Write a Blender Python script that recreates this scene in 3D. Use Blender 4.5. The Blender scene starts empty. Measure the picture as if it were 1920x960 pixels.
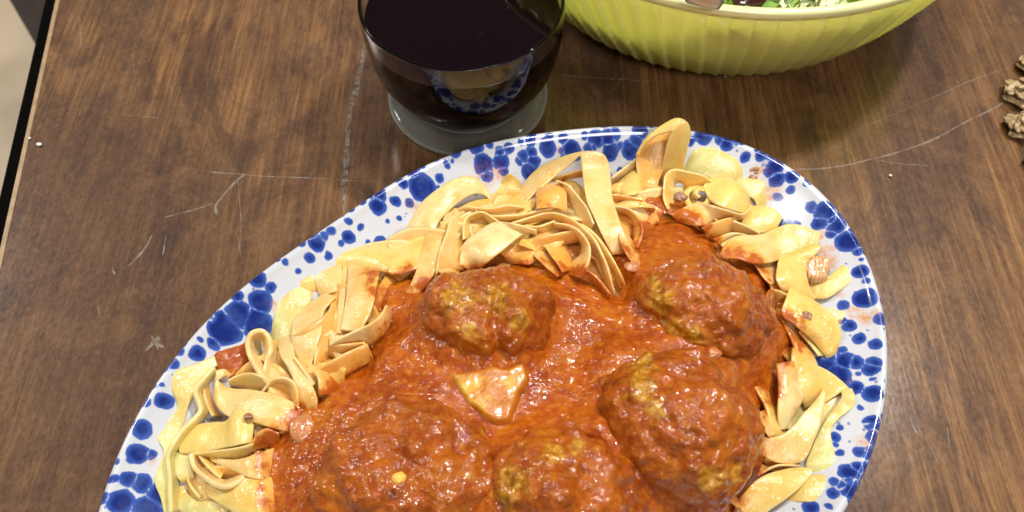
import bpy, bmesh, math, random
import numpy as np
from mathutils import Vector
random.seed(7); rng = np.random.default_rng(7)
S = bpy.context.scene
C = S.collection
T = 0.75                                   # height of the table top above the floor
mm = 0.001

# ---------------------------------------------------------------- camera, light, exposure
F = 1500.0; PITCH = math.radians(59); DIST = 0.34
H = DIST*math.sin(PITCH)
cam = bpy.data.cameras.new('camera'); co = bpy.data.objects.new('camera', cam); C.objects.link(co)
co.location = (0, 0, H+T); co.rotation_euler = (math.radians(90)-PITCH, 0, 0)
cam.sensor_width = 36; cam.lens = 36*F/1920; cam.clip_start = 0.01; cam.clip_end = 20
cam.dof.use_dof = True; cam.dof.focus_distance = 0.30; cam.dof.aperture_fstop = 14
S.camera = co
W = bpy.data.worlds.new('World'); S.world = W; W.use_nodes = True
bg = W.node_tree.nodes['Background']; bg.inputs[0].default_value = (0.95, 0.97, 1.0, 1); bg.inputs[1].default_value = 0.17
def area(name, loc, target, size, power, col=(1, 0.96, 0.9)):
    l = bpy.data.lights.new(name, 'AREA'); l.shape = 'RECTANGLE'; l.size, l.size_y = size; l.energy = power; l.color = col
    o = bpy.data.objects.new(name, l); C.objects.link(o)
    o.location = Vector(loc)+Vector((0, 0, T))
    d = Vector(target)-Vector(loc); o.rotation_euler = d.to_track_quat('-Z', 'Y').to_euler()
    return o
area('ceiling_lamp_key', (0.54, 0.58, 1.15), (0, 0.15, 0), (0.10, 0.07), 12.5)
area('ceiling_lamp_second', (0.14, 0.62, 1.35), (0, 0.15, 0), (0.16, 0.07), 7.5)
area('ceiling_lamp_third', (-0.35, 0.30, 1.40), (0, 0.15, 0), (0.08, 0.08), 2.8)
area('front_fill_light', (0.25, -0.75, 1.2), (0.05, 0.2, 0), (0.5, 0.3), 9)  # unseen fill added to brighten the bowl, meatball and glass fronts
area('floor_fill_light', (-2.0, 1.2, 1.6), (-0.9, 0.9, -0.7), (0.5, 0.5), 26)  # unseen light added only to brighten the floor
S.view_settings.view_transform = 'Standard'; S.view_settings.look = 'None'
S.view_settings.exposure = -0.1; S.view_settings.gamma = 1
S.view_settings.use_curve_mapping = False
S.cycles.max_bounces = 10; S.cycles.transparent_max_bounces = 8
S.cycles.caustics_refractive = True; S.cycles.caustics_reflective = False
S.cycles.sample_clamp_indirect = 4

# ---------------------------------------------------------------- measuring from the view (only to place real 3D points)
fw = np.array([0, math.cos(PITCH), -math.sin(PITCH)]); up = np.array([0, math.sin(PITCH), math.cos(PITCH)]); rt = np.array([1., 0, 0])
def bp(u, v, z=0.0):
    d = fw*F+rt*(u-960)+up*(480-v)
    return np.array([0, 0, H])+d*((z-H)/d[2])

# ---------------------------------------------------------------- noise (numpy)
def _h(i, j, k, s):
    n = (i*374761393+j*668265263+k*2147483647+s*1274126177) & 0xffffffff
    n = ((n ^ (n >> 13))*1274126177) & 0xffffffff
    n = ((n ^ (n >> 16))*2246822519) & 0xffffffff
    return ((n ^ (n >> 15)) & 0xffff)/65535.0
def vn(P, scale, seed=0):
    Q = np.asarray(P, float)/scale+1000.37
    I = np.floor(Q).astype(np.int64); f = Q-I; f = f*f*f*(f*(f*6-15)+10)
    r = 0
    for a in (0, 1):
        for b in (0, 1):
            for c in (0, 1):
                w = (f[:, 0] if a else 1-f[:, 0])*(f[:, 1] if b else 1-f[:, 1])*(f[:, 2] if c else 1-f[:, 2])
                r = r+w*_h(I[:, 0]+a, I[:, 1]+b, I[:, 2]+c, seed)
    return r*2-1
def sstep(a, b, x):
    t = np.clip((x-a)/(b-a), 0, 1); return t*t*(3-2*t)

# ---------------------------------------------------------------- objects
WL = {}
def link(name, V, Fc, mat, parent=None, attrs=None, smooth=True, loc=None, kind=None):
    V = np.asarray(V, float)
    if loc is None:
        loc = np.array([(V[:, 0].min()+V[:, 0].max())/2, (V[:, 1].min()+V[:, 1].max())/2, V[:, 2].min()])
    me = bpy.data.meshes.new(name); 
    if parent is not None:
        o_loc = np.array(loc); V2 = V-o_loc
    else:
        o_loc = np.array(loc); V2 = V-o_loc
    me.from_pydata(V2.tolist(), [], Fc if isinstance(Fc, list) else Fc.tolist()); me.update()
    if smooth: me.polygons.foreach_set('use_smooth', np.ones(len(me.polygons), bool))
    me.materials.append(mat)
    for k, a in (attrs or {}).items():
        at = me.attributes.new(k, 'FLOAT', 'POINT'); at.data.foreach_set('value', np.asarray(a, np.float32))
    o = bpy.data.objects.new(name, me); C.objects.link(o)
    if parent is not None:
        o.parent = parent; o.location = Vector(o_loc+[0, 0, T])-WL[parent.name]
    else:
        o.location = Vector(o_loc+[0, 0, T])
    WL[o.name] = Vector(o_loc+[0, 0, T])
    if kind: o['kind'] = kind
    return o
def tag(o, label, cat, group=None):
    o['label'] = label; o['category'] = cat
    if group: o['group'] = group
    return o
def empty(name, loc, label, cat, group=None):
    o = bpy.data.objects.new(name, None); C.objects.link(o); o.location = Vector(loc)+Vector((0, 0, T)); o.empty_display_size = .02; WL[o.name] = o.location.copy()
    return tag(o, label, cat, group)
def grid_faces(n, m, closed_m=False):
    mm_ = m if closed_m else m-1
    i, j = np.meshgrid(np.arange(n-1), np.arange(mm_), indexing='ij'); j2 = (j+1) % m
    return np.stack([i*m+j, i*m+j2, (i+1)*m+j2, (i+1)*m+j], -1).reshape(-1, 4)
def lathe(prof, n=96, c=(0, 0, 0), fn=None):
    th = np.linspace(0, 2*np.pi, n, endpoint=False)
    V = []
    for r, z in prof:
        V.append(np.c_[c[0]+r*np.cos(th), c[1]+r*np.sin(th), np.full(n, c[2]+z)])
    V = np.concatenate(V)
    return V, grid_faces(len(prof), n, True)
def smooth_prof(p, k=4, closed=False):
    p = np.array(p, float); out = []
    for i in range(len(p)-1):
        a, b, c, d = p[max(i-1, 0)], p[i], p[i+1], p[min(i+2, len(p)-1)]
        for t in np.arange(k)/k:
            out.append(.5*((2*b)+(c-a)*t+(2*a-5*b+4*c-d)*t*t+(3*b-a-3*c+d)*t**3))
    out.append(p[-1]); return np.array(out)
def box(x0, x1, y0, y1, z0, z1):
    V = [(x, y, z) for z in (z0, z1) for y in (y0, y1) for x in (x0, x1)]
    return V, [(0, 2, 3, 1), (4, 5, 7, 6), (0, 1, 5, 4), (2, 6, 7, 3), (0, 4, 6, 2), (1, 3, 7, 5)]
def tube(path, rad, n=10, cap=True):
    P = np.array(path, float); m = len(P); rad = np.broadcast_to(rad, (m,))
    t = np.gradient(P, axis=0); t /= np.linalg.norm(t, axis=1)[:, None]+1e-12
    a = np.cross(t[0], [0, 0, 1.]); 
    if np.linalg.norm(a) < .1: a = np.cross(t[0], [0, 1., 0])
    V = []
    for i in range(m):
        a = a-t[i]*(a@t[i]); a /= np.linalg.norm(a); b = np.cross(t[i], a)
        for k in range(n):
            q = 2*np.pi*k/n; V.append(P[i]+rad[i]*(a*math.cos(q)+b*math.sin(q)))
    Fc = grid_faces(m, n, True).tolist()
    if cap: Fc += [list(range(n))[::-1], [(m-1)*n+k for k in range(n)]]
    return np.array(V), Fc

# ---------------------------------------------------------------- materials
def mat(name, col=(.5, .5, .5), rough=.5, **kw):
    m = bpy.data.materials.new(name); m.use_nodes = True
    b = m.node_tree.nodes['Principled BSDF']
    b.inputs['Base Color'].default_value = (*col, 1); b.inputs['Roughness'].default_value = rough
    for k, v in kw.items(): b.inputs[k.replace('_', ' ')].default_value = v
    return m, m.node_tree, b
def N(t, typ, ins=None, **props):
    n = t.nodes.new(typ)
    for k, v in props.items(): setattr(n, k, v)
    for k, v in (ins or {}).items():
        if isinstance(v, bpy.types.NodeSocket): t.links.new(v, n.inputs[k])
        else: n.inputs[k].default_value = v
    return n
def coords(t, scale=(1, 1, 1), rot=0.0, obj=True):
    tc = N(t, 'ShaderNodeTexCoord')
    return N(t, 'ShaderNodeMapping', {'Vector': tc.outputs['Object'], 'Scale': scale, 'Rotation': (0, 0, rot)}).outputs[0]
def noise(t, vec, scale, detail=4, rough=.55, dist=0):
    return N(t, 'ShaderNodeTexNoise', {'Vector': vec, 'Scale': scale, 'Detail': detail, 'Roughness': rough, 'Distortion': dist}).outputs['Fac']
def ramp(t, fac, stops):
    r = N(t, 'ShaderNodeValToRGB', {'Fac': fac}); e = r.color_ramp.elements
    while len(e) < len(stops): e.new(.5)
    for x, (p, c) in zip(e, stops):
        x.position = p; x.color = (*c, 1) if len(c) == 3 else c
    return r.outputs['Color']
def mix(t, fac, a, b, mode='MIX'):
    n = N(t, 'ShaderNodeMix', data_type='RGBA', blend_type=mode)
    for i, v in ((0, fac), (6, a), (7, b)):
        if isinstance(v, bpy.types.NodeSocket): t.links.new(v, n.inputs[i])
        else: n.inputs[i].default_value = v if i == 0 else (*v, 1)
    return n.outputs[2]
def mth(t, op, a, b=0.0, c=0.0, clamp=False):
    n = N(t, 'ShaderNodeMath', operation=op); n.use_clamp = clamp
    for i, v in enumerate((a, b, c)):
        if isinstance(v, bpy.types.NodeSocket): t.links.new(v, n.inputs[i])
        else: n.inputs[i].default_value = v
    return n.outputs[0]
def bump(t, b, h, dist, strength=1.0, key='Normal'):
    n = N(t, 'ShaderNodeBump', {'Height': h, 'Distance': dist, 'Strength': strength})
    t.links.new(n.outputs[0], b.inputs[key]); return n
def attr(t, name): return N(t, 'ShaderNodeAttribute', attribute_name=name).outputs['Fac']

# wood
M_wood, t, b = mat('table_wood', rough=.5, Coat_Weight=1.0, Coat_IOR=1.6, Coat_Roughness=.13, Specular_IOR_Level=.12)
vg = coords(t, (1, 1, 1), math.radians(-8))
vs = coords(t, (1, .035, 1), math.radians(-8))
vs2 = coords(t, (1, .12, 1), math.radians(-8))
g1 = noise(t, vs, 520, 3, .7, .3); g2 = noise(t, vs2, 90, 6, .7, .8); bl = noise(t, coords(t, (1, .40, 1), math.radians(-8)), 10, 4, .6, .6); bl2 = noise(t, vg, 34, 6, .75, .3); fn = noise(t, coords(t, (1, .5, 1), math.radians(-8)), 760, 4, .75)
c1 = ramp(t, g1, [(.34, (.040, .015, .005)), (.5, (.158, .070, .024)), (.66, (.370, .190, .068))])
c2 = ramp(t, g2, [(.36, (.052, .020, .007)), (.5, (.170, .075, .026)), (.66, (.330, .165, .056))])
c = mix(t, .45, c1, c2)
c = mix(t, mth(t, 'MULTIPLY', ramp(t, bl, [(.42, (0, 0, 0)), (.60, (1, 1, 1))]), .72), c, (.048, .024, .018))
c = mix(t, mth(t, 'MULTIPLY', ramp(t, bl2, [(.5, (0, 0, 0)), (.70, (1, 1, 1))]), .42), c, (.30, .155, .066))
c = mix(t, .17, c, ramp(t, fn, [(.34, (.045, .020, .009)), (.66, (.36, .20, .095))]))
sm = noise(t, coords(t, (1, .55, 1), math.radians(-8)), 22, 5, .7, 1.2)
c = mix(t, mth(t, 'MULTIPLY', ramp(t, sm, [(.52, (0, 0, 0)), (.62, (1, 1, 1))]), .5), c, (.040, .020, .016))
t.links.new(c, b.inputs['Base Color'])
t.links.new(mth(t, 'ADD', mth(t, 'MULTIPLY', fn, .16), .06), b.inputs['Coat Roughness'])
bump(t, b, mth(t, 'ADD', g1, mth(t, 'MULTIPLY', fn, .5)), .00012, .5)
M_black, t, b = mat('black_edging', (.004, .0035, .003), 1.0, Specular_IOR_Level=0)
M_bead, t, b = mat('pale_wood_edge', (.36, .23, .12), .45)
b_n = noise(t, coords(t), 200, 3); t.links.new(mix(t, .4, (.38, .25, .13), ramp(t, b_n, [(.3, (.18, .1, .05)), (.7, (.5, .35, .2))])), b.inputs['Base Color'])
M_floor, t, b = mat('floor_finish', (.72, .60, .46), .55)
t.links.new(ramp(t, noise(t, coords(t), 6, 5), [(.3, (.72, .56, .38)), (.7, (.84, .68, .49))]), b.inputs['Base Color'])
M_dark, t, b = mat('dark_stained_wood', (.025, .014, .008), .45)
t.links.new(ramp(t, noise(t, coords(t, (1, .1, 1)), 60, 4), [(.3, (.016, .009, .006)), (.7, (.04, .022, .012))]), b.inputs['Base Color'])
M_scr, t, b = mat('scratch_residue', (.50, .44, .36), .6)
al = noise(t, coords(t), 260, 4, .7)
t.links.new(ramp(t, al, [(.28, (0, 0, 0)), (.66, (.5, .5, .5))]), b.inputs['Alpha'])
M_lightline, t, b = mat('painted_light_line', (.42, .39, .34), .5)  # pale colour for the caustic and reflection lines painted on the wood
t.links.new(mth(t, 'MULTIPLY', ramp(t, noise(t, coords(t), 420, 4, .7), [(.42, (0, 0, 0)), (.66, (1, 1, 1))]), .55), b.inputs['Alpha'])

# enamel
M_enamel, t, b = mat('spattered_enamel', (.60, .63, .70), .12, Coat_Weight=.6, Coat_Roughness=.04)
sd = attr(t, 'spot'); cen = attr(t, 'tone'); st = attr(t, 'stain')
w = noise(t, coords(t), 700, 2)
sdw = mth(t, 'ADD', sd, mth(t, 'MULTIPLY', mth(t, 'SUBTRACT', w, .5), .5))
msk = N(t, 'ShaderNodeMapRange', {'Value': sdw, 'From Min': -.25, 'From Max': .35}, interpolation_type='SMOOTHSTEP').outputs[0]
inner = N(t, 'ShaderNodeMapRange', {'Value': sdw, 'From Min': .1, 'From Max': 2.2}, interpolation_type='SMOOTHSTEP').outputs[0]
blue = mix(t, inner, (.035, .09, .40), (.005, .018, .17))
blue = mix(t, mth(t, 'MULTIPLY', ramp(t, noise(t, coords(t), 130, 3), [(.45, (0, 0, 0)), (.7, (1, 1, 1))]), .35), blue, (.09, .17, .47))
blue = mix(t, mth(t, 'MULTIPLY', cen, .6), blue, (.004, .012, .10))
wh = mix(t, mth(t, 'MULTIPLY', ramp(t, noise(t, coords(t), 60, 4), [(.4, (0, 0, 0)), (.75, (1, 1, 1))]), .25), (.60, .615, .655), (.51, .55, .65))
fine = N(t, 'ShaderNodeTexVoronoi', {'Vector': coords(t), 'Scale': 260, 'Randomness': 1.0})
dots = mth(t, 'MULTIPLY', mth(t, 'LESS_THAN', fine.outputs['Distance'], .17), mth(t, 'GREATER_THAN', noise(t, coords(t), 90, 1), .56))
wh = mix(t, mth(t, 'MULTIPLY', dots, .75), wh, (.09, .17, .45))
col = mix(t, msk, wh, blue)
stn = mth(t, 'MULTIPLY', st, ramp(t, noise(t, coords(t), 330, 4, .7), [(.36, (0, 0, 0)), (.62, (1, 1, 1))]))
col = mix(t, mth(t, 'MULTIPLY', mth(t, 'MULTIPLY', stn, .85), mth(t, 'SUBTRACT', 1.0, mth(t, 'MULTIPLY', msk, .75))), col, (.60, .26, .05))
t.links.new(col, b.inputs['Base Color'])

# pasta
def pasta_mat():
    m, t, b = mat('egg_pasta', rough=.34, Subsurface_Weight=.25, Subsurface_Scale=.003, Coat_Weight=.7, Coat_Roughness=.09, IOR=1.4)
    b.inputs['Subsurface Radius'].default_value = (1, .55, .2)
    oi = N(t, 'ShaderNodeObjectInfo'); st = attr(t, 'stain'); ed = attr(t, 'edge')
    v = coords(t)
    n1 = noise(t, v, 110, 4, .6); n2 = noise(t, v, 420, 4, .6)
    base = mix(t, mth(t, 'MULTIPLY', ramp(t, n1, [(.4, (0, 0, 0)), (.65, (1, 1, 1))]), .5), oi.outputs['Color'], (.82, .43, .08))
    base = mix(t, mth(t, 'MULTIPLY', ed, .35), base, (.88, .68, .34))
    s = mth(t, 'ADD', st, mth(t, 'MULTIPLY', mth(t, 'SUBTRACT', n1, .46), 1.9))
    s1 = N(t, 'ShaderNodeMapRange', {'Value': s, 'From Min': .14, 'From Max': 1.0}, interpolation_type='SMOOTHSTEP').outputs[0]
    s2 = N(t, 'ShaderNodeMapRange', {'Value': mth(t, 'ADD', s, mth(t, 'MULTIPLY', mth(t, 'SUBTRACT', n2, .5), .5)), 'From Min': .72, 'From Max': 1.15}, interpolation_type='SMOOTHSTEP').outputs[0]
    base = mix(t, mth(t, 'MULTIPLY', s1, .78), base, (.76, .35, .04))
    base = mix(t, s2, base, (.47, .105, .008))
    t.links.new(base, b.inputs['Base Color'])
    b.inputs['Subsurface Weight'].default_value = .25
    bump(t, b, n2, .00035, .5)
    bump(t, b, mth(t, 'ADD', noise(t, v, 330, 1.5), mth(t, 'MULTIPLY', noise(t, v, 800, 1), .4)), .0010, .9, 'Coat Normal')
    return m
M_pasta = pasta_mat()

def sauce_mat(name, cols, bumpd=.0007, meat=None, rough=.42):
    m, t, b = mat(name, rough=rough, Subsurface_Weight=.12, Subsurface_Scale=.0025, Coat_Weight=1.0, Coat_Roughness=.075, Coat_IOR=1.42, IOR=1.35)
    b.inputs['Specular IOR Level'].default_value = .3
    b.inputs['Subsurface Radius'].default_value = (1, .25, .1)
    v = coords(t); vw = coords(t, (1, 1.35, 1), math.radians(25))
    n1 = noise(t, v, 70, 4, .6, .3); n2 = noise(t, v, 380, 5, .65); n3 = noise(t, vw, 250, 1.0, .5, .3); n4 = noise(t, vw, 700, 1, .5)
    c = ramp(t, n1, [(.3, cols[0]), (.5, cols[1]), (.7, cols[2])])
    c = mix(t, mth(t, 'MULTIPLY', ramp(t, n2, [(.48, (0, 0, 0)), (.68, (1, 1, 1))]), .6), c, cols[3])
    c = mix(t, mth(t, 'MULTIPLY', ramp(t, n2, [(.28, (1, 1, 1)), (.45, (0, 0, 0))]), .6), c, cols[4])
    if meat:
        ex = attr(t, 'bare')
        e = mth(t, 'ADD', ex, mth(t, 'MULTIPLY', mth(t, 'SUBTRACT', noise(t, v, 240, 4, .65), .5), 1.7))
        em = N(t, 'ShaderNodeMapRange', {'Value': e, 'From Min': .30, 'From Max': .80}, interpolation_type='SMOOTHSTEP').outputs[0]
        mc = ramp(t, n2, [(.3, meat[0]), (.5, meat[1]), (.72, meat[2])])
        c = mix(t, mth(t, 'MULTIPLY', em, .85), c, mc)
    t.links.new(c, b.inputs['Base Color'])
    bump(t, b, mth(t, 'ADD', n2, n3), bumpd, .8)
    bump(t, b, mth(t, 'ADD', n3, mth(t, 'MULTIPLY', n4, .28)), bumpd*1.6, 1.0, 'Coat Normal')
    return m
SC = [(.26, .036, .001), (.39, .072, .002), (.47, .125, .004), (.56, .20, .012), (.14, .014, .001)]
M_sauce = sauce_mat('tomato_meat_sauce', SC)
M_meat = sauce_mat('sauced_meatball', [(.22, .034, .002), (.36, .072, .003), (.44, .12, .005), (.50, .18, .010), (.12, .016, .001)], .0008,
                   [(.15, .045, .004), (.46, .20, .010), (.68, .42, .07)])
M_heap = sauce_mat('sauce_soaked_pasta', [(.34, .09, .015), (.55, .24, .05), (.66, .38, .11), (.72, .42, .12), (.26, .07, .015)], .0008)
M_crumb, t, b = mat('minced_meat', (.36, .15, .07), .3, Coat_Weight=.5, Coat_Roughness=.15)
t.links.new(ramp(t, noise(t, coords(t), 700, 4), [(.3, (.20, .07, .03)), (.7, (.52, .28, .15))]), b.inputs['Base Color'])
bump(t, b, noise(t, coords(t), 900, 3), .0006, .8)
M_onion, t, b = mat('cooked_onion', (.62, .33, .16), .2, Subsurface_Weight=.5, Subsurface_Scale=.004, Coat_Weight=.7, Coat_Roughness=.08)
rib = N(t, 'ShaderNodeTexWave', {'Vector': coords(t, (1, 1, 1), math.radians(8)), 'Scale': 230, 'Distortion': 2.0, 'Detail': 2})
t.links.new(mix(t, rib.outputs['Fac'], (.58, .30, .11), (.74, .46, .22)), b.inputs['Base Color'])
bump(t, b, rib.outputs['Fac'], .0004, .7)
M_onion2, t, b = mat('pink_cooked_onion', (.52, .20, .07), .15, Subsurface_Weight=.15, Subsurface_Scale=.004, Coat_Weight=.8, Coat_Roughness=.08)
bump(t, b, noise(t, coords(t), 500, 3), .0006, .8)
M_potato, t, b = mat('sauced_cheese_rind', (.7, .4, .08), .3, Subsurface_Weight=.06, Subsurface_Scale=.003, Coat_Weight=.6, Coat_Roughness=.12)
pv = coords(t); pn = noise(t, pv, 90, 4)
t.links.new(mix(t, ramp(t, pn, [(.38, (0, 0, 0)), (.52, (1, 1, 1))]), (.66, .38, .04), (.50, .16, .010)), b.inputs['Base Color'])
bump(t, b, noise(t, pv, 450, 4), .0005, .9)
M_salt, t, b = mat('white_crumb', (.85, .84, .82), .4)
M_seed, t, b = mat('yellow_seed', (.85, .45, .06), .3, Coat_Weight=.5)

# glass, wine, bowl
M_glass, t, b = mat('clear_glass', (.97, .98, .97), .02, Transmission_Weight=1.0, IOR=1.38)
M_foot, t, b = mat('painted_bright_glass', (.95, .97, .93), .05, Transmission_Weight=1.0, IOR=1.48)  # milky white mixed in below stands for light gathered in the foot
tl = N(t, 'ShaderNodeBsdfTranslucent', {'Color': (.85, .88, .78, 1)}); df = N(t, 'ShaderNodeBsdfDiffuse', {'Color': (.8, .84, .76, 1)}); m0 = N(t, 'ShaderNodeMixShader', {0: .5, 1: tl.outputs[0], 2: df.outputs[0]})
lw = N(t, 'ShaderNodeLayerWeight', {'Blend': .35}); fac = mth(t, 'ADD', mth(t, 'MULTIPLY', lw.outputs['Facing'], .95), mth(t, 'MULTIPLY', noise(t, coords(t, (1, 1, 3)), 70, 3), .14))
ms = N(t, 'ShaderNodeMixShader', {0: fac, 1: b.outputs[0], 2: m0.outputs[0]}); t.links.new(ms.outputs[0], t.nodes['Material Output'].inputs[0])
M_wine, t, b = mat('red_wine', (.004, .0008, .0016), .02, IOR=1.34)
gn = N(t, 'ShaderNodeNewGeometry'); sx = N(t, 'ShaderNodeSeparateXYZ', {0: gn.outputs['Normal']})
t.links.new(mth(t, 'MULTIPLY', mth(t, 'GREATER_THAN', sx.outputs['Z'], .6), .5), b.inputs['Specular IOR Level'])   # against glass wine hardly reflects
M_bowl, t, b = mat('lime_plastic', (.62, .68, .10), .26, Subsurface_Weight=.15, Subsurface_Scale=.006, Coat_Weight=.3, Coat_Roughness=.12)
b.inputs['Subsurface Radius'].default_value = (1, 1, .3)
t.links.new(ramp(t, noise(t, coords(t), 18, 4), [(.3, (.90, .89, .36)), (.7, (.95, .94, .46))]), b.inputs['Base Color'])
tl = N(t, 'ShaderNodeBsdfTranslucent', {'Color': (.98, .96, .40, 1)}); ms = N(t, 'ShaderNodeMixShader', {0: .5, 1: b.outputs[0], 2: tl.outputs[0]})
t.links.new(ms.outputs[0], t.nodes['Material Output'].inputs[0])
bump(t, b, noise(t, coords(t), 160, 3, .6), .0009, .5)
M_rimline, t, b = mat('lime_plastic_rim', (.88, .86, .42), .18, Coat_Weight=.6, Coat_Roughness=.08)
M_steel, t, b = mat('brushed_steel', (.70, .69, .68), .5, Metallic=1.0)
M_leaf, t, b = mat('lettuce', (.16, .36, .04), .4, Subsurface_Weight=.2, Subsurface_Scale=.003)
t.links.new(ramp(t, noise(t, coords(t), 60, 4), [(.3, (.10, .28, .03)), (.7, (.45, .62, .16))]), b.inputs['Base Color'])
M_cab, t, b = mat('pale_cabbage', (.74, .76, .48), .4, Subsurface_Weight=.2, Subsurface_Scale=.003)
M_olive, t, b = mat('dark_red_olive', (.045, .006, .008), .15, Coat_Weight=.6)
M_straw, t, b = mat('straw', (.45, .30, .13), .6)
t.links.new(mix(t, .85, (.3, .2, .1), ramp(t, noise(t, coords(t, (1, 1, 4)), 350, 4, .6), [(.3, (.14, .085, .04)), (.5, (.42, .29, .14)), (.75, (.78, .62, .38))])), b.inputs['Base Color'])
bump(t, b, noise(t, coords(t, (1, 1, 4)), 600, 3), .0005, .8)

# ---------------------------------------------------------------- setting
V, Fc = box(-4, 4, -3, 5, -T-.02, -T); link('floor', V, Fc, M_floor, smooth=False, kind='structure')
# table: left edge runs through measured points, turned 8 degrees
e0 = bp(105, 0, 0)[:2]; e1 = bp(0, 470, 0)[:2]
dirv = (e0-e1)/np.linalg.norm(e0-e1); nrm = np.array([dirv[1], -dirv[0]])     # nrm points into the table
def tpt(a, s, z): q = e1+dirv*a+nrm*s; return (q[0], q[1], z)
def tbox(a0, a1, s0, s1, z0, z1):
    V = [tpt(a, s, z) for z in (z0, z1) for a in (a0, a1) for s in (s0, s1)]
    return V, [(0, 1, 3, 2), (4, 6, 7, 5), (0, 4, 5, 1), (2, 3, 7, 6), (0, 2, 6, 4), (1, 5, 7, 3)]
table = empty('dining_table', (0, .2, -T), 'brown wood grain dining table with a black edge under the platter, glass and bowl', 'table')
V, Fc = tbox(-.55, 1.1, .0022, 1.0, -.028, 0); top = link('tabletop', V, Fc, M_wood, table, smooth=False)
V, Fc = tbox(-.55, 1.1, 0, .0020, -.028, .0003); link('edge_bead', V, Fc, M_bead, table, smooth=False)
V, Fc = tbox(-.55, 1.1, -.0062, -.0002, -.030, -.0012); link('black_edging', V, Fc, M_black, table, smooth=False)
for a in (-.45, 1.0):
    for s in (.06, .92):
        V, Fc = tbox(a, a+.06, s, s+.06, -T, -.029); link('leg', V, Fc, M_dark, table, smooth=False)
# dark chair seen past the table's left edge
chair = empty('dark_chair', (-.3, .72, -T), 'dark wooden chair seat showing as a dark corner past the black table edge', 'chair')
q0, q1 = bp(18, 0, -.3)[:2], bp(75, 98, -.3)[:2]
dd = (q1-q0)/np.linalg.norm(q1-q0); nn = np.array([-dd[1], dd[0]])
def cbox(a0, a1, s0, s1, z0, z1):
    V = [(*(q0+dd*a+nn*s), z) for z in (z0, z1) for a in (a0, a1) for s in (s0, s1)]
    return V, [(0, 1, 3, 2), (4, 6, 7, 5), (0, 4, 5, 1), (2, 3, 7, 6), (0, 2, 6, 4), (1, 5, 7, 3)]
V, Fc = cbox(-.22, .20, 0, .40, -.325, -.30); link('seat', V, Fc, M_dark, chair, smooth=False)
for a in (-.21, .155):
    for s in (.01, .355):
        V, Fc = cbox(a, a+.035, s, s+.035, -T, -.326); link('leg', V, Fc, M_dark, chair, smooth=False)

# scratches: thin pale strips of residue lying on the wood
def strip(px, w, name='scratch', m=M_scr, z=.00012):
    w = w*1.5
    P = np.array([bp(u, v, z) for u, v in px]); P = smooth_prof(P, 6)
    P[:, :2] += .0005*np.c_[vn(P, .012, 3), vn(P, .012, 5)]
    tg = np.gradient(P, axis=0); tg /= np.linalg.norm(tg, axis=1)[:, None]
    nr = np.c_[-tg[:, 1], tg[:, 0], np.zeros(len(P))]; ww = w*mm*(.55+.45*vn(P, .006, 9))[:, None]
    ww[0] *= .2; ww[-1] *= .2
    V = np.stack([P-nr*ww/2, P+nr*ww/2], 1).reshape(-1, 3)
    return link(name, V, grid_faces(len(P), 2), m, top)
for px, w in [([(1490, 318), (1560, 314), (1640, 298), (1740, 265), (1820, 225), (1885, 190)], .75),
              ([(1885, 190), (1905, 165), (1919, 158)], .5),
              ([(1640, 300), (1680, 306), (1740, 312)], .35), ([(1590, 250), (1700, 205), (1800, 160), (1890, 125)], .35),
              ([(385, 322), (460, 328), (560, 333), (715, 340)], .5),
              ([(460, 326), (440, 342), (420, 365), (405, 385), (408, 402)], 1.3),
              ([(400, 380), (355, 395), (308, 408)], .9), ([(285, 440), (270, 468), (240, 500)], .9),
              ([(312, 440), (305, 480)], .5), ([(272, 658), (290, 640), (302, 632)], 1.6), ([(290, 640), (308, 650)], 1.1), ([(285, 628), (298, 655)], .6),
              ([(182, 560), (186, 592)], .4), ([(445, 440), (450, 480)], .35), ([(210, 500), (215, 515)], .7), ([(445, 330), (452, 420), (448, 470)], .3),
              ([(1700, 770), (1740, 830), (1760, 870)], .4), ([(1670, 712), (1710, 700)], .4), ([(1705, 780), (1720, 815)], .9), ([(1775, 800), (1783, 840)], .5),
              ([(150, 30), (152, 90)], .3), ([(250, 90), (248, 140)], .3), ([(300, 90), (340, 78)], .25), ([(230, 215), (300, 222)], .25)]:
    strip(px, w)
# painted light: caustic edge left of the glass, edge of the bowl's reflection
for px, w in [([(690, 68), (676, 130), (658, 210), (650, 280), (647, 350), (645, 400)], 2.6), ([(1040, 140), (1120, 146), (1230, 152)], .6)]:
    strip(px, w, 'light_line', M_lightline, .0001)
def blob(name, c, r, m, parent=None, sub=3, amp=.2, ns=.5, seed=0, rot=0.0, extra=None):
    bm = bmesh.new(); bmesh.ops.create_icosphere(bm, subdivisions=sub, radius=1)
    V = np.array([v.co[:] for v in bm.verts]); Fc = [[v.index for v in f.verts] for f in bm.faces]; bm.free()
    d = amp*vn(V, ns, seed)+amp*.5*vn(V, ns*.45, seed+1)
    V = V*(1+d)[:, None]*np.array(r); cr, sr = math.cos(rot), math.sin(rot)
    V = np.c_[V[:, 0]*cr-V[:, 1]*sr, V[:, 0]*sr+V[:, 1]*cr, V[:, 2]]+np.array(c)
    return link(name, V, Fc, m, parent)
for (u, v, r, lab) in [(74, 272, 1.25, 'white salt crumb near the left edge of the table'), (1669, 330, .8, 'white salt crumb right of the platter below the curved scratch'),
                       (1360, 144, .6, 'tiny pale crumb just below the yellow bowl'), (56, 260, .7, 'tiny pale crumb beside the table edge bead')]:
    p = bp(u, v, .0004); tag(blob('crumb', p+[0, 0, r*mm*.5], np.array([r, r*.8, r*.6])*mm, M_salt, sub=2, seed=int(u)), lab, 'crumb', 'crumbs on the table')

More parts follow.
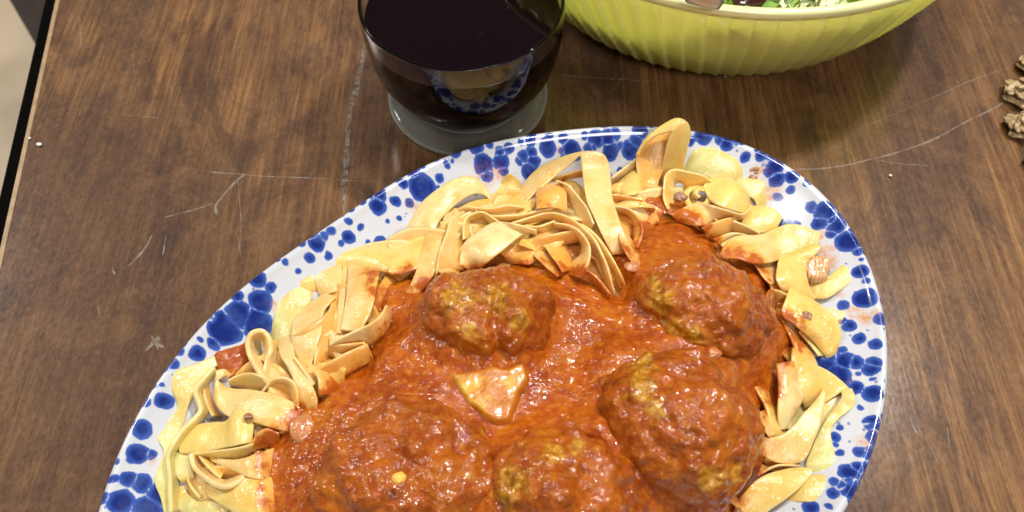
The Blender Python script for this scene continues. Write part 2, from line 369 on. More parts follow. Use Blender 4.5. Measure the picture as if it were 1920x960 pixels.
# ---------------------------------------------------------------- platter
PO = [(193, 960), (232, 830), (300, 710), (355, 640), (480, 530), (600, 440), (700, 362), (830, 300), (960, 262), (1100, 240), (1230, 238), (1350, 262), (1470, 310), (1570, 390), (1630, 490), (1657, 600), (1660, 720), (1640, 830), (1600, 960)]
PC = np.array([.002, .105])
P = np.array([bp(u, v, .020)[:2] for u, v in PO])-PC
P = np.r_[P, -P]; ang = np.arctan2(P[:, 1], P[:, 0]); rad = np.hypot(P[:, 0], P[:, 1])
A = np.c_[[np.ones_like(ang)]+[f(2*k*ang) for k in (1, 2, 3) for f in (np.cos, np.sin)]].T
cf = np.linalg.lstsq(A, rad, rcond=None)[0]
def rout(a): return sum(c_*f for c_, f in zip(cf, [np.ones_like(a)]+[g(2*k*a) for k in (1, 2, 3) for g in (np.cos, np.sin)]))
NT = 1500; th = np.linspace(0, 2*np.pi, NT, endpoint=False); ro = rout(th)
prof = [(52, .3), (44, .3), (38, 1.5), (28, 7), (14, 13.2), (4, 17.6), (.8, 18.3), (0, 19.4), (.1, 20.4), (1.0, 21.4), (2.4, 21.6), (3.8, 20.9), (5.2, 19.9), (8, 18.4), (12, 16.4), (18, 13.6), (25, 10.2), (30, 7.6), (34, 5.6), (38, 4.4), (44, 3.9), (52, 3.8)]
prof = smooth_prof(prof, 3)
def densify(p, step):
    out = [p[0]]
    for a, b_ in zip(p[:-1], p[1:]):
        k = max(1, int(np.ceil(np.linalg.norm(b_-a)/step)))
        for i in range(k): out.append(a+(b_-a)*(i+1)/k)
    return np.array(out)
k0 = int(np.argmin(prof[:, 0])); prof = np.r_[prof[:k0], densify(prof[k0:], .75)]
Vs = []
for d, z in prof:
    r = ro-d*mm; Vs.append(np.c_[PC[0]+r*np.cos(th), PC[1]+r*np.sin(th), np.full(NT, z*mm+.0002)])
for s in (.66, .33):                                             # well floor
    r = (ro-.052)*s; Vs.append(np.c_[PC[0]+r*np.cos(th), PC[1]+r*np.sin(th), np.full(NT, 3.9*mm)])
V = np.concatenate(Vs); Fc = grid_faces(len(Vs), NT, True).tolist()
Fc.append([(len(Vs)-1)*NT+k for k in range(NT)])
SP = [(264,854,18),(283,854,10),(245,903,14),(267,906,16),(234,944,20),(275,949,22),(296,927,22),(229,873,6),(273,811,16),(284,762,10),(314,756,14),(333,692,10),(375,667,12),(347,670,8),(402,646,11),(380,645,5),(424,619,28),(451,597,24),(478,602,26),(408,608,10),(491,567,20),(451,565,12),(489,532,15),(510,543,9),(527,497,4),(582,489,9),(616,480,7),(597,464,15),(589,451,12),(611,453,8),(313,730,5),(654,448,12),(624,443,8),(711,450,10),(689,451,5),(738,454,5),(742,382,9),(768,381,9),(792,355,22),(779,336,12),(757,355,10),(751,349,8),(824,339,8),(840,320,6),(837,314,5),(856,300,9),(794,325,6),(907,312,17),(912,325,12),(894,289,14),(920,284,7),(939,304,14),(937,295,10),(954,287,9),(944,316,9),(975,302,9),(746,407,5),(711,394,14),(714,376,14),(727,413,4),(711,448,11),(707,362,9),(976,278,6),(996,275,9),(997,266,8),(982,297,12),(996,290,10),(992,316,15),(1001,301,12),(1027,281,15),(1029,266,7),(1056,269,9),(1072,284,17),(1061,294,9),(1052,284,6),(1094,264,7),(1116,267,14),(1110,277,8),(1104,279,9),(1144,282,15),(1140,266,14),(1149,262,12),(1164,277,8),(1181,281,16),(1190,270,12),(1164,308,6),(1142,314,8),(1219,247,6),(1199,257,13),(1180,240,8),(1130,246,9),(1292,273,8),(1314,265,16),(1308,256,10),(1348,273,12),(1360,277,16),(1371,279,10),(1385,280,7),(1393,303,8),(1425,293,7),(1421,303,10),(1413,295,6),(1435,319,9),(1446,323,18),(1454,340,14),(1440,312,10),(1458,310,8),(1480,342,11),(1481,360,8),(1512,350,10),(1506,356,6),(1519,348,7),(1460,368,8),(1471,386,5),(1483,391,4),(1477,412,11),(1494,415,8),(1490,402,3),(1473,398,6),(1519,392,10),(1542,404,17),(1552,421,10),(1562,431,15),(1537,419,14),(1562,398,7),(1579,415,14),(1556,444,9),(1585,462,19),(1592,446,9),(1600,481,9),(1608,450,9),(1612,481,8),(1607,516,12),(1607,497,4),(1617,565,18),(1583,571,10),(1617,534,6),(1594,610,11),(1610,637,11),(1583,598,7),(1583,653,8),(1560,646,10),(1636,652,10),(1563,666,14),(1568,699,28),(1588,674,18),(1605,680,14),(1557,676,20),(1628,697,13),(1634,685,11),(1609,703,5),(1605,726,12),(1630,745,16),(1630,716,4),(1609,767,5),(1626,797,14),(1576,799,6),(1567,816,10),(1634,808,12),(1625,804,12),(1648,787,7),(1567,832,6),(1632,829,16),(1640,822,10),(1574,850,7),(1605,852,11),(1623,858,14),(1632,872,14),(1586,891,18),(1602,883,12),(1619,885,12),(1575,916,10),(1590,925,20),(1584,912,12),(1609,918,14),(1615,906,12),(1607,935,12),(1557,927,10),(1559,906,8),(1582,945,5),(1548,952,6),(1519,954,14),(1643,609,12),(1650,575,8),(1600,438,7),(640,412,9),(660,405,7),(685,392,7),(700,378,8),(820,310,7),(870,288,7),(1052,249,8),(1090,246,9),(1010,256,7),(1262,244,9),(1290,250,10),(1330,262,9),(570,470,7),(540,500,7),(655,425,6),(677,430,7),(640,460,6),(320,700,7),(300,735,6),(255,800,7),(222,905,8),(205,940,10),(1490,335,7),(560,512,6),(350,655,7),(820,352,4),(850,312,4)]
sc_px = []
for u, v, r in SP:
    p = bp(u, v, .0172); dep = (np.array([*p])-[0, 0, H])@fw
    sc_px.append((p[0], p[1], r*dep/F*1.13))
# the unseen near half of the rim carries the same kind of spatter
for i in range(150):
    a = rng.uniform(math.pi*1.06, math.pi*1.97); d = rng.uniform(2, 42)*mm; r = rout(np.array([a]))[0]-d
    p = PC+r*np.array([math.cos(a), math.sin(a)])
    if p[1] < .055: sc_px.append((p[0], p[1], rng.choice([1.2, 2, 2.8, 3.8])*mm*rng.uniform(.8, 1.2)))
SPT = np.array(sc_px)
best = np.full(len(V), -9.0); sec = np.full(len(V), -9.0)
warp = mm*(.55*np.c_[vn(V, .0045, 1), vn(V, .0045, 2)]+.25*np.c_[vn(V, .0018, 3), vn(V, .0018, 4)])
for x, y, r in SPT:
    d = (r-np.hypot(V[:, 0]+warp[:, 0]-x, (V[:, 1]+warp[:, 1]-y)*1.0))*1000
    sec = np.maximum(sec, np.minimum(best, d)); best = np.maximum(best, d)
gap = np.where((sec > 0.05) & (best > .2), best-sec, 9.0)
spot = np.minimum(best, np.where(gap < 9, (gap-.16)*1.2+ .9*sstep(1.2, 2.4, np.minimum(best, sec)), 9))
spot = np.clip(spot, -3, 6)
top_side = np.arange(len(V)) >= k0*NT
und = ~top_side
stain = np.zeros(len(V))
for u, v, r in [(1600, 600, 14), (1612, 612, 12), (1625, 605, 10), (1590, 590, 8), (1225, 295, 8), (1530, 455, 16), (1545, 480, 16), (1555, 500, 12), (1625, 835, 12), (1605, 842, 12), (1640, 815, 8),
                (910, 335, 24), (935, 330, 16), (1440, 372, 22), (1460, 400, 16), (775, 395, 12), (515, 580, 9), (320, 850, 8), (325, 862, 8), (1585, 720, 6), (1050, 268, 6), (925, 285, 6), (750, 440, 8), (1420, 340, 18), (1570, 560, 8), (1560, 620, 8), (1045, 296, 8), (290, 870, 8)]:
    p = bp(u, v, .013); stain = np.maximum(stain, 1-np.hypot(V[:, 0]-p[0], V[:, 1]-p[1])/(r*.30*mm))
inset = (np.hypot(V[:, 0]-PC[0], V[:, 1]-PC[1]))/rout(np.arctan2(V[:, 1]-PC[1], V[:, 0]-PC[0]))
stain = np.clip(np.maximum(stain*1.5, .5*sstep(.84, .70, inset)), 0, 1)*top_side
plate = link('platter', V, Fc, M_enamel, attrs={'spot': np.where(und, -2, spot), 'tone': np.zeros(len(V)), 'stain': stain})
tag(plate, 'oval white enamel platter with cobalt blue spatter under the pasta', 'platter')

# ---------------------------------------------------------------- the heap: height over the table
FE = .80
def rho(x, y):
    a = np.arctan2(y-PC[1], x-PC[0]); return np.hypot(x-PC[0], y-PC[1])/(rout(a)*FE)
def Mh(x, y):
    r = np.clip(rho(x, y), 0, 1.6)
    return mm*(9+21*np.clip(1-r*r, 0, 1)**.75+np.clip(r-1, 0, .25)*26)
def bpm(u, v, dz=0.0):
    z = .02
    for _ in range(12):
        p = bp(u, v, z); z = .5*z+.5*float(Mh(p[0], p[1])+dz*mm)
    return bp(u, v, z)

def seg_sd(X, Y, poly):
    poly = np.array(poly); n = len(poly); best = np.full(X.shape, 1e9); ins = np.zeros(X.shape, bool)
    for i in range(n):
        a, b_ = poly[i], poly[(i+1) % n]; e = b_-a; L = e@e+1e-15
        tt = np.clip(((X-a[0])*e[0]+(Y-a[1])*e[1])/L, 0, 1)
        best = np.minimum(best, np.hypot(X-a[0]-tt*e[0], Y-a[1]-tt*e[1]))
        cr = ((a[1] > Y) != (b_[1] > Y)) & (X < (b_[0]-a[0])*(Y-a[1])/(b_[1]-a[1]+1e-15)+a[0]); ins ^= cr
    return np.where(ins, best, -best)
SAUCE_PX = [(500, 968), (492, 930), (488, 870), (498, 828), (530, 790), (560, 765), (600, 748), (628, 718), (655, 700), (690, 690), (704, 665), (702, 640), (728, 610), (736, 585), (712, 575), (694, 545), (700, 525), (740, 518), (768, 505), (785, 535), (830, 520), (880, 505), (910, 512), (930, 495), (990, 494), (1060, 500), (1100, 522), (1140, 548), (1172, 560), (1176, 530), (1160, 505), (1150, 478), (1190, 480), (1198, 440), (1206, 410), (1235, 400), (1275, 402), (1310, 422), (1336, 450), (1348, 478), (1400, 486), (1436, 515), (1446, 560), (1470, 600), (1502, 615), (1504, 640), (1478, 665), (1460, 700), (1455, 752), (1432, 765), (1426, 800), (1436, 850), (1424, 880), (1398, 915), (1372, 968)]
SAUCE = [bpm(u, v, 2)[:2] for u, v in SAUCE_PX]+[np.array(p) for p in ((.085, .040), (.05, .022), (.0, .010), (-.06, .010), (-.095, .03))]
x = np.arange(-.13, .14, .0007); y = np.arange(-.02, .22, .0007)
X, Y = np.meshgrid(x, y, indexing='ij')
SD = seg_sd(X, Y, SAUCE)
# meatballs: centre px, lift over the heap, radii mm, turn
MB = [dict(c=(905, 588), dz=7, r=(21, 16.5, 15), rot=-.05, lab='ochre crusted meatball at the top left, with a small lobe on its right', bare=[(860, 560, 15), (930, 560, 12), (975, 600, 9), (880, 620, 8)]),
      dict(c=(1322, 578), dz=7, r=(23.5, 18.5, 16), rot=-.35, lab='dark craggy meatball at the top right, nearest the loose pasta ribbons', bare=[(1240, 560, 13), (1300, 630, 10), (1260, 610, 9), (1225, 530, 7)]),
      dict(c=(1268, 792), dz=10, r=(28.5, 24, 18), rot=-.55, lab='largest meatball, right of the cheese piece, with a grainy ochre patch on its shoulder', bare=[(1200, 680, 11), (1205, 725, 13), (1230, 770, 9), (1330, 900, 12), (1370, 890, 9)]),
      dict(c=(770, 895), dz=2.2, r=(31, 25, 18), rot=.1, lab='broad meatball at the lower left, wholly covered by red sauce', bare=[(880, 890, 4)]),
      dict(c=(1060, 925), dz=9, r=(24, 20, 17), rot=.05, lab='meatball at the bottom centre, cut by the picture edge, with an orange top', bare=[(960, 900, 14), (940, 940, 12), (1040, 850, 10), (1080, 838, 7)])]
for m in MB: m['p'] = bpm(*m['c'], m['dz'])
dn = np.minimum(SD*1000, (1.02-rho(X, Y))*110)+1.3+1.9*vn(np.c_[X.ravel(), Y.ravel(), 0*X.ravel()], .007, 4).reshape(X.shape)
Pxy = np.c_[X.ravel(), Y.ravel(), np.zeros(X.size)]
thick = 3.2*sstep(-1.2, 5, dn)+2.0*sstep(3, 16, dn)-1.5
Z = Mh(X, Y)+mm*thick
Z += mm*(2.0*vn(Pxy, .024, 1)+1.2*vn(Pxy, .010, 2)+.85*vn(Pxy, .0052, 3)+.42*np.abs(vn(Pxy, .0028, 5))+.12*vn(Pxy, .0016, 6)).reshape(X.shape)*sstep(-1, 4, dn)
for m in MB:
    px, py, pz = m['p']; cr, sr = math.cos(-m['rot']), math.sin(-m['rot'])
    dx, dy = X-px, Y-py; lx = (dx*cr-dy*sr)/(m['r'][0]*mm); ly = (dx*sr+dy*cr)/(m['r'][1]*mm); q = np.hypot(lx, ly)
    Z += mm*(3.0 if m is MB[3] else 5.5)*np.exp(-((q-.95)/.34)**2)*sstep(0, 5, dn)
keep = dn > -1.3
f = grid_faces(*X.shape); kv = keep.ravel()
f = f[kv[f].all(1)]; used = np.unique(f); mp = -np.ones(X.size, int); mp[used] = np.arange(len(used))
V = np.c_[X.ravel(), Y.ravel(), Z.ravel()][used]
s_o = link('tomato_sauce', V, mp[f], M_sauce, kind='stuff'); tag(s_o, 'thick red tomato meat sauce pooled over the middle of the pasta', 'sauce')
for i, m in enumerate(MB):
    bm = bmesh.new(); bmesh.ops.create_icosphere(bm, subdivisions=6, radius=1)
    U = np.array([v.co[:] for v in bm.verts]); Fc = [[v.index for v in f_.verts] for f_ in bm.faces]; bm.free()
    r = np.array(m['r']); Pm = U*r; se = 20+i*7
    d = 2.6*vn(Pm, 13, se)+1.7*vn(Pm, 6.5, se+1)+1.1*vn(Pm, 3.6, se+2)+.5*np.abs(vn(Pm, 2.1, se+3))+.12*vn(Pm, 1.2, se+4)
    if i == 0:   # the small lobe on its right
        lob = U@np.array([.96, -.15, .25]); d += 3.4*np.clip(lob-.55, 0, 1)*2 - 2.8*np.exp(-((lob-.52)/.09)**2)
    if i == 1: d += .9*vn(Pm, 2.6, 99)*(U[:, 0] < 0)
    nrm_ = U/r; nrm_ /= np.linalg.norm(nrm_, axis=1)[:, None]
    Pm = Pm+nrm_*d[:, None]; cr, sr = math.cos(m['rot']), math.sin(m['rot'])
    Vw = np.c_[Pm[:, 0]*cr-Pm[:, 1]*sr, Pm[:, 0]*sr+Pm[:, 1]*cr, Pm[:, 2]]*mm+m['p']
    q = Vw-[0, 0, H]; kk = q@fw; uu = 960+F*(q@rt)/kk; vv = 480-F*(q@up)/kk
    bare = np.zeros(len(Vw)); vis = (nrm_[:, 2] > -.2)
    for (a, b_, rr) in m['bare']: bare = np.maximum(bare, np.exp(-(((uu-a)**2+(vv-b_)**2)/(rr*2.7)**2))*vis)
    nz = nrm_@np.array([[cr, sr, 0], [-sr, cr, 0], [0, 0, 1]]); Vw = Vw+nz*(mm*np.clip(bare, 0, 1)*(1.1*np.abs(vn(Vw, .0026, se+5))+.6*np.abs(vn(Vw, .0013, se+6))-.3))[:, None]
    tag(link('meatball', Vw, Fc, M_meat, attrs={'bare': bare*.95}), m['lab'], 'meatball', 'meatballs on the platter')

# heap of buried, sauce-soaked pasta that the ribbons lie on
n = 260; a = np.linspace(0, 2*np.pi, n, endpoint=False); ks = np.linspace(0, 1, 70)
Vh = []
for k in ks:
    r = rout(a)*FE*1.0*k; xx, yy = PC[0]+r*np.cos(a), PC[1]+r*np.sin(a)
    Vh.append(np.c_[xx, yy, Mh(xx, yy)])
V = np.concatenate(Vh); Kk = np.repeat(ks, n)
rid = np.abs(vn(V*[1, 1, 0]+.004*np.c_[vn(V, .02, 8), vn(V, .02, 9), 0*V[:, 0]], .013, 12))
V[:, 2] += mm*(-3.0+3.4*rid+1.0*vn(V, .006, 14))*1.0-mm*7*sstep(.94, 1, Kk)
hp = link('pasta_heap', V, grid_faces(len(ks), n, True), M_heap, kind='stuff'); tag(hp, 'sauce-soaked pasta packed beneath the loose ribbons on the platter', 'pasta')

# ---------------------------------------------------------------- pasta ribbons: each one its own thing
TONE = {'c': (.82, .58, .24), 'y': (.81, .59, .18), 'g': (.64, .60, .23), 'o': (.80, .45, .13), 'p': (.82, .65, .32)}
def ribbon(label, tone, stain, st, w=12.5, tilt=1, lift=0.0, th_=.90, ruf=.5, bow=.05):
    L, R = [], []
    for s in st:
        uL, vL, uR, vR = s[:4]; dz = (s[4] if len(s) > 4 else 3)+lift
        dl, dr_ = (dz, dz) if len(s) < 6 else (s[4]+lift, s[5]+lift)
        a, b_ = bpm(uL, vL, dl), bpm(uR, vR, dr_)
        if tilt and len(s) < 6:
            for e in (1, 2, 3, 4, 5, 6, 7):
                if np.linalg.norm(a-b_) >= w*mm: break
                if tilt > 0: a, b_ = bpm(uL, vL, dl+e*.6), bpm(uR, vR, dr_-e*.6)
                else: a, b_ = bpm(uL, vL, dl-e*.6), bpm(uR, vR, dr_+e*.6)
        L.append(a); R.append(b_)
    L, R = smooth_prof(L, 9), smooth_prof(R, 9)
    m = len(L); ctr = (L+R)/2; tg = np.gradient(ctr, axis=0); ac = R-L
    nr = np.cross(tg, ac); nr /= np.linalg.norm(nr, axis=1)[:, None]+1e-12
    view = np.array([0, 0, H])-ctr
    if (nr[0]@view[0]) < 0: nr = -nr
    for i in range(1, m):
        if nr[i]@nr[i-1] < 0: nr[i] = -nr[i]
    k = np.ones(5)/5
    nr = np.stack([np.convolve(np.pad(nr[:, j], 2, 'edge'), k, 'valid') for j in range(3)], 1); nr /= np.linalg.norm(nr, axis=1)[:, None]+1e-12
    qs = np.array([-.5, -.47, -.38, -.25, -.09, .09, .25, .38, .47, .5]); tk = np.array([.55, .92, 1, .97, .94, .94, .97, 1, .92, .55])
    seed = abs(hash_(label)) % 997
    V, E = [], []
    wv = vn(ctr, .016, seed)
    for side in (1, -1):
        for j, (q_, t_) in enumerate(zip(qs, tk)):
            p = ctr+ac*q_
            bw = (bow*(1+wv)*(1-4*q_*q_))[:, None]*np.linalg.norm(ac, axis=1)[:, None]
            rf = (ruf*mm*vn(p, .009, seed+3)*(abs(q_)*2)**1.5)[:, None]
            V.append(p+nr*(side*t_*th_*mm/2+bw+rf)); E.append(np.full(m, 1.0 if abs(q_) > .45 else 0))
    nc = 20
    order = list(range(10))+list(range(19, 9, -1))
    V = np.stack([V[o] for o in order], 1).reshape(-1, 3); E = np.stack([E[o] for o in order], 1).ravel()
    Fc = grid_faces(m, nc, True).tolist()+[list(range(nc))[::-1], [(m-1)*nc+k_ for k_ in range(nc)]]
    d = seg_sd(V[:, 0], V[:, 1], SAUCE)*1000
    s = stain+.07+.80*np.exp(-np.clip(-d, 0, 30)/4.0)
    o = link('pasta_ribbon', V, Fc, M_pasta, attrs={'stain': s, 'edge': E})
    c = np.array(TONE[tone])*rng.uniform(.93, 1.04); o.color = (*c, 1)
    tag(o, label, 'pasta ribbon', 'egg pasta ribbons heaped on the platter'); return o
def hash_(s_):
    h = 5
    for ch in s_: h = (h*131+ord(ch)) % 1000003
    return h
RB = [
# --- top left group
('broad ribbon arching over at the upper left of the heap, below the glass', 'c', .15, [(750,452,812,445,2),(768,415,822,420,4),(795,375,838,400,6),(838,343,862,378,8),(878,330,888,364,8),(905,345,908,368,6),(922,376,926,386,2)], dict(tilt=0, bow=.12)),
('short peaked ribbon just right of the upper left arch', 'y', .05, [(912,374,956,394,1),(935,345,975,372,2),(952,326,986,356,4),(966,334,994,356,1)], {}),
('thin looped ribbon on edge curling under the upper left arch', 'c', .1, [(832,435,843,430,3),(832,409,846,413,4),(846,394,857,402,5),(875,388,878,399,5),(920,390,922,401,5),(955,384,956,395,5),(984,387,977,399,3)], dict(w=6)),
('narrow ribbon leading left from the orange curl', 'c', .1, [(1036,390,1036,400,4),(1005,396,1008,406,4),(970,402,974,413,4),(930,404,931,415,4),(893,400,890,412,4)], dict(w=6)),
('upright ribbon dropping into the sauce left of the pale broad leaf', 'c', .08, [(868,396,888,404,3),(846,408,878,414,5),(836,440,870,440,5),(824,470,865,465,4),(816,512,858,502,2),(806,535,850,520,-2)], {}),
('small arched ribbon between the upright ribbon and the pale leaf', 'y', .05, [(868,450,878,446,5),(870,414,880,420,6),(886,400,890,412,7),(906,397,905,409,7),(925,408,918,420,6),(942,422,932,432,4)], dict(w=6)),
('palest broad leaf-shaped ribbon above the top left meatball', 'p', .0, [(862,496,890,514,1),(868,460,913,494,6),(890,438,940,470,8),(925,417,970,447,8),(966,419,992,437,7),(1006,431,1014,441,4)], dict(bow=.1)),
('orange stained ribbon sagging beneath the palest leaf', 'o', .35, [(935,470,955,492,1),(975,452,992,497,2),(1015,445,1016,480,3),(1050,438,1048,463,3),(1088,430,1094,451,3)], {}),
('innermost long strand curving down to the sauce right of the palest leaf', 'c', .05, [(960,418,966,427,5),(1000,405,1003,416,6),(1035,400,1035,412,6),(1066,408,1060,420,6),(1093,424,1084,434,6),(1114,445,1103,453,6),(1129,475,1118,480,5),(1143,515,1130,516,4),(1153,548,1138,548,1)], dict(w=6.5)),
('outer long strand running beside the inner one into the sauce', 'y', .1, [(1070,410,1068,420,4),(1100,427,1092,436,5),(1126,452,1115,459,5),(1147,482,1133,487,5),(1166,515,1150,520,3),(1172,535,1160,542,0)], dict(w=6.5)),
('strand with a wide end fanning toward the sauce', 'c', .1, [(1038,418,1040,428,5),(1070,423,1066,434,6),(1091,437,1083,445,6),(1104,458,1092,461,6),(1106,480,1088,478,6),(1101,500,1072,493,5),(1090,522,1058,513,1)], {}),
('ribbon end tucked inside the fanning strand', 'o', .25, [(1022,462,1060,455,1),(1040,488,1072,480,2),(1054,512,1080,504,1)], {}),
('short sauce-dipped ribbon end below the long strands', 'c', .2, [(1000,478,1030,466,0),(1024,502,1052,492,1),(1045,520,1064,508,0)], {}),
('narrow golden sliver crossing above the palest leaf tip', 'y', .1, [(985,421,990,430,5),(1012,424,1018,437,6),(1040,413,1042,424,6)], dict(w=6)),
('pale strand at the far right of the curved bundle ending by the sauce', 'p', .1, [(1092,505,1086,515,3),(1112,512,1104,524,3),(1130,530,1120,540,2),(1146,552,1136,560,0)], dict(w=6)),
# --- top bridge
('tall bridge-shaped ribbon at the top with a long flat front leg', 'c', .08, [(952,392,968,402,1),(972,362,988,378,4),(1000,324,1020,350,9),(1030,305,1045,328,12),(1062,291,1072,306,15),(1100,283,1087,292,17),(1130,288,1089,300,17),(1143,312,1092,322,14),(1146,345,1095,350,11),(1150,378,1102,382,9),(1160,410,1115,412,8),(1174,445,1130,445,6),(1190,475,1148,478,2)], dict(tilt=0, bow=.04, w=13)),
('orange sauced curl in front of the bridge ribbon', 'o', .45, [(1020,350,1052,345,4),(1008,352,1064,346,8),(1004,370,1063,366,9),(1007,392,1064,398,7)], dict(bow=.1)),
('ribbon sloping down to the right from the orange curl', 'c', .1, [(1042,338,1056,350,9),(1064,346,1062,374,9),(1082,364,1078,398,8),(1100,390,1092,422,7),(1112,420,1102,440,5)], {}),
('small ribbon piece glimpsed under the bridge', 'y', .2, [(1062,338,1070,352,3),(1080,342,1084,372,3),(1098,356,1100,382,2)], {}),
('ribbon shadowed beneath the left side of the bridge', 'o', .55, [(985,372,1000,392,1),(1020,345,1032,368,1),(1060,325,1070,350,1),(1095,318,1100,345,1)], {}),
('slim ribbon rising from the bridge toward the tall curl', 'p', .02, [(1146,334,1148,352,3),(1170,314,1176,334,4),(1198,292,1204,318,5)], {}),
('fan-shaped ribbon between the bridge and the tall curl', 'y', .1, [(1146,356,1152,366,5),(1165,336,1176,368,6),(1190,318,1200,364,6),(1204,330,1214,358,3)], {}),
('short flat ribbon below the fan-shaped one', 'o', .3, [(1146,366,1148,384,2),(1175,369,1177,386,2),(1206,376,1210,392,1)], {}),
('ribbon loop standing left of the upper sauce patch', 'c', .15, [(1150,386,1156,398,5),(1178,390,1174,402,6),(1198,408,1188,414,6),(1205,434,1191,436,5),(1196,466,1180,460,2)], dict(w=7)),
('orange flap inside the loop left of the upper sauce patch', 'o', .45, [(1150,398,1160,440,2),(1172,400,1176,448,2),(1188,410,1188,440,1)], {}),
('ribbon slanting down beside the upper sauce patch to the meatball', 'c', .15, [(1160,438,1172,426,4),(1166,462,1184,448,5),(1180,486,1198,470,4),(1200,508,1216,492,2),(1216,526,1232,510,-1)], {}),
# --- top right
('tallest curl, rising past the rim at the top and folding over', 'y', .05, [(1238,340,1280,326,3),(1242,306,1286,292,10),(1250,274,1295,255,17),(1258,252,1290,230,21),(1260,246,1268,221,22),(1232,254,1238,236,20),(1211,270,1212,259,17),(1199,292,1192,290,13)], dict(tilt=0, bow=.06)),
('inner face of the tallest curl, streaked with sauce', 'o', .35, [(1212,262,1268,240,14),(1195,285,1262,262,13),(1193,312,1254,295,10),(1199,338,1240,328,7),(1206,362,1230,356,3)], dict(tilt=0, bow=-.1)),
('pale green broad ribbon lying behind the tallest curl', 'g', -.2, [(1278,310,1276,326,1),(1298,283,1300,330,4),(1326,277,1326,334,5),(1356,284,1348,338,5),(1386,300,1376,340,4),(1406,326,1398,342,1)], dict(bow=.07, tilt=0)),
('ribbon bent like an ear beside the meat crumb', 'y', .05, [(1252,394,1272,382,2),(1243,368,1264,360,5),(1246,332,1267,345,8),(1262,318,1277,343,9),(1290,321,1292,356,8),(1318,328,1318,358,7),(1338,342,1334,354,5)], {}),
('small tightly rolled yellow ribbon with a hole in its end', 'y', -.1, [(1312,370,1306,374,6),(1306,362,1299,364,7),(1313,356,1311,350,8),(1326,366,1332,358,7),(1318,382,1326,388,6),(1298,382,1290,388,6),(1292,362,1284,358,6),(1310,350,1310,344,6)], dict(w=3)),
('round yellow folded ribbon at the top right with a red spot', 'y', .05, [(1318,350,1340,334,5),(1330,374,1364,333,8),(1350,386,1386,345,10),(1374,394,1401,362,9),(1394,400,1409,382,6)], dict(bow=.08)),
('ribbon wrapped along the lower edge of the round yellow one', 'c', .1, [(1258,402,1276,420,3),(1300,381,1312,424,6),(1330,384,1336,420,7),(1362,393,1360,412,7),(1392,400,1388,412,7),(1410,384,1400,390,6)], {}),
('pale squared ribbon end near the top right rim', 'g', -.1, [(1358,330,1372,345,3),(1395,333,1394,364,4),(1430,340,1412,374,4),(1436,362,1418,386,3),(1440,392,1420,396,1)], dict(tilt=0)),
('glossy ridged ribbon flap catching the light at the top right', 'y', -.05, [(1400,386,1390,420,3),(1425,386,1410,432,4),(1450,392,1434,438,5),(1468,406,1452,434,4)], dict(tilt=0)),
('dark yellow ribbon underside facing the upper sauce patch', 'o', .15, [(1316,428,1334,450,3),(1350,414,1358,447,4),(1378,406,1382,434,4)], {}),
('small triangular ribbon tip right of the dark yellow underside', 'c', .0, [(1374,412,1378,440,4),(1400,424,1398,444,4),(1426,438,1416,444,3)], {}),
('pale ribbon underneath, meeting the right edge of the upper sauce patch', 'p', .2, [(1338,448,1352,474,1),(1372,436,1384,462,1),(1400,440,1410,462,1)], {}),
('large wavy leaf of pasta above the top right meatball', 'c', .12, [(1350,476,1356,486,3),(1367,450,1380,487,6),(1390,441,1405,493,7),(1425,440,1435,494,7),(1450,430,1462,487,6),(1478,421,1485,479,6),(1506,424,1506,470,6),(1538,436,1532,460,4)], dict(tilt=0, bow=.08)),
('ribbon curling down beneath the wavy leaf at the right', 'y', .0, [(1530,460,1541,463,6),(1495,470,1527,480,7),(1464,480,1516,488,7),(1457,505,1511,506,7),(1457,526,1513,526,7),(1468,546,1520,546,5),(1488,556,1532,558,3)], dict(tilt=0, bow=.1)),
('wide flat ribbon end reaching right toward the rim by the onion', 'y', .0, [(1510,528,1518,560,2),(1540,526,1548,560,4),(1566,508,1574,546,4),(1582,490,1602,522,4)], dict(tilt=0)),
('tiny twisted ribbon next to the dark gap right of the meatball', 'c', .1, [(1412,492,1432,488,2),(1430,518,1450,505,3),(1446,534,1460,526,2)], {}),
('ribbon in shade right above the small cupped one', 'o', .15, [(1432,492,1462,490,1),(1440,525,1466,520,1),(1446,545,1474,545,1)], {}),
('small cupped ribbon just right of the top right meatball', 'c', .1, [(1440,585,1456,592,1),(1435,562,1450,578,4),(1442,543,1458,566,5),(1462,545,1464,566,5),(1476,552,1474,564,3)], {}),
('pointed ribbon carrying a meat crumb at the right', 'y', .05, [(1484,530,1492,536,7),(1472,562,1514,556,7),(1465,590,1548,578,6),(1495,615,1570,600,6),(1526,642,1578,628,5),(1544,664,1570,655,3),(1550,676,1562,672,0)], dict(tilt=0, bow=.07)),
('triangular ribbon corner behind the crumb-topped one', 'p', -.1, [(1535,574,1556,600,3),(1562,580,1572,606,3),(1588,585,1580,600,3)], dict(tilt=0)),
('greenish ribbon beneath the wide flat end at the right', 'g', -.1, [(1530,556,1542,578,1),(1556,560,1564,586,1),(1574,576,1578,592,0)], dict(tilt=0)),
('underside of the crumb-topped ribbon curling at its tip', 'g', .0, [(1498,622,1516,628,1),(1518,646,1540,652,1),(1534,668,1556,670,0)], {}),
# --- right
('tall pointed ribbon at the right edge of the sauce', 'y', .12, [(1484,652,1502,640,4),(1483,678,1524,668,5),(1491,708,1537,697,5),(1499,738,1544,724,5),(1508,764,1536,748,3)], dict(tilt=0)),
('narrow folded ribbon standing against the right side of the sauce', 'p', .05, [(1456,682,1490,678,6),(1460,715,1497,712,6),(1460,746,1504,748,6),(1458,778,1489,776,5),(1462,806,1475,803,3)], dict(tilt=0, bow=.12)),
('small ribbon end poking out of the sauce at the right', 'c', .1, [(1416,776,1442,764,3),(1428,798,1456,788,3),(1442,820,1464,808,2)], {}),
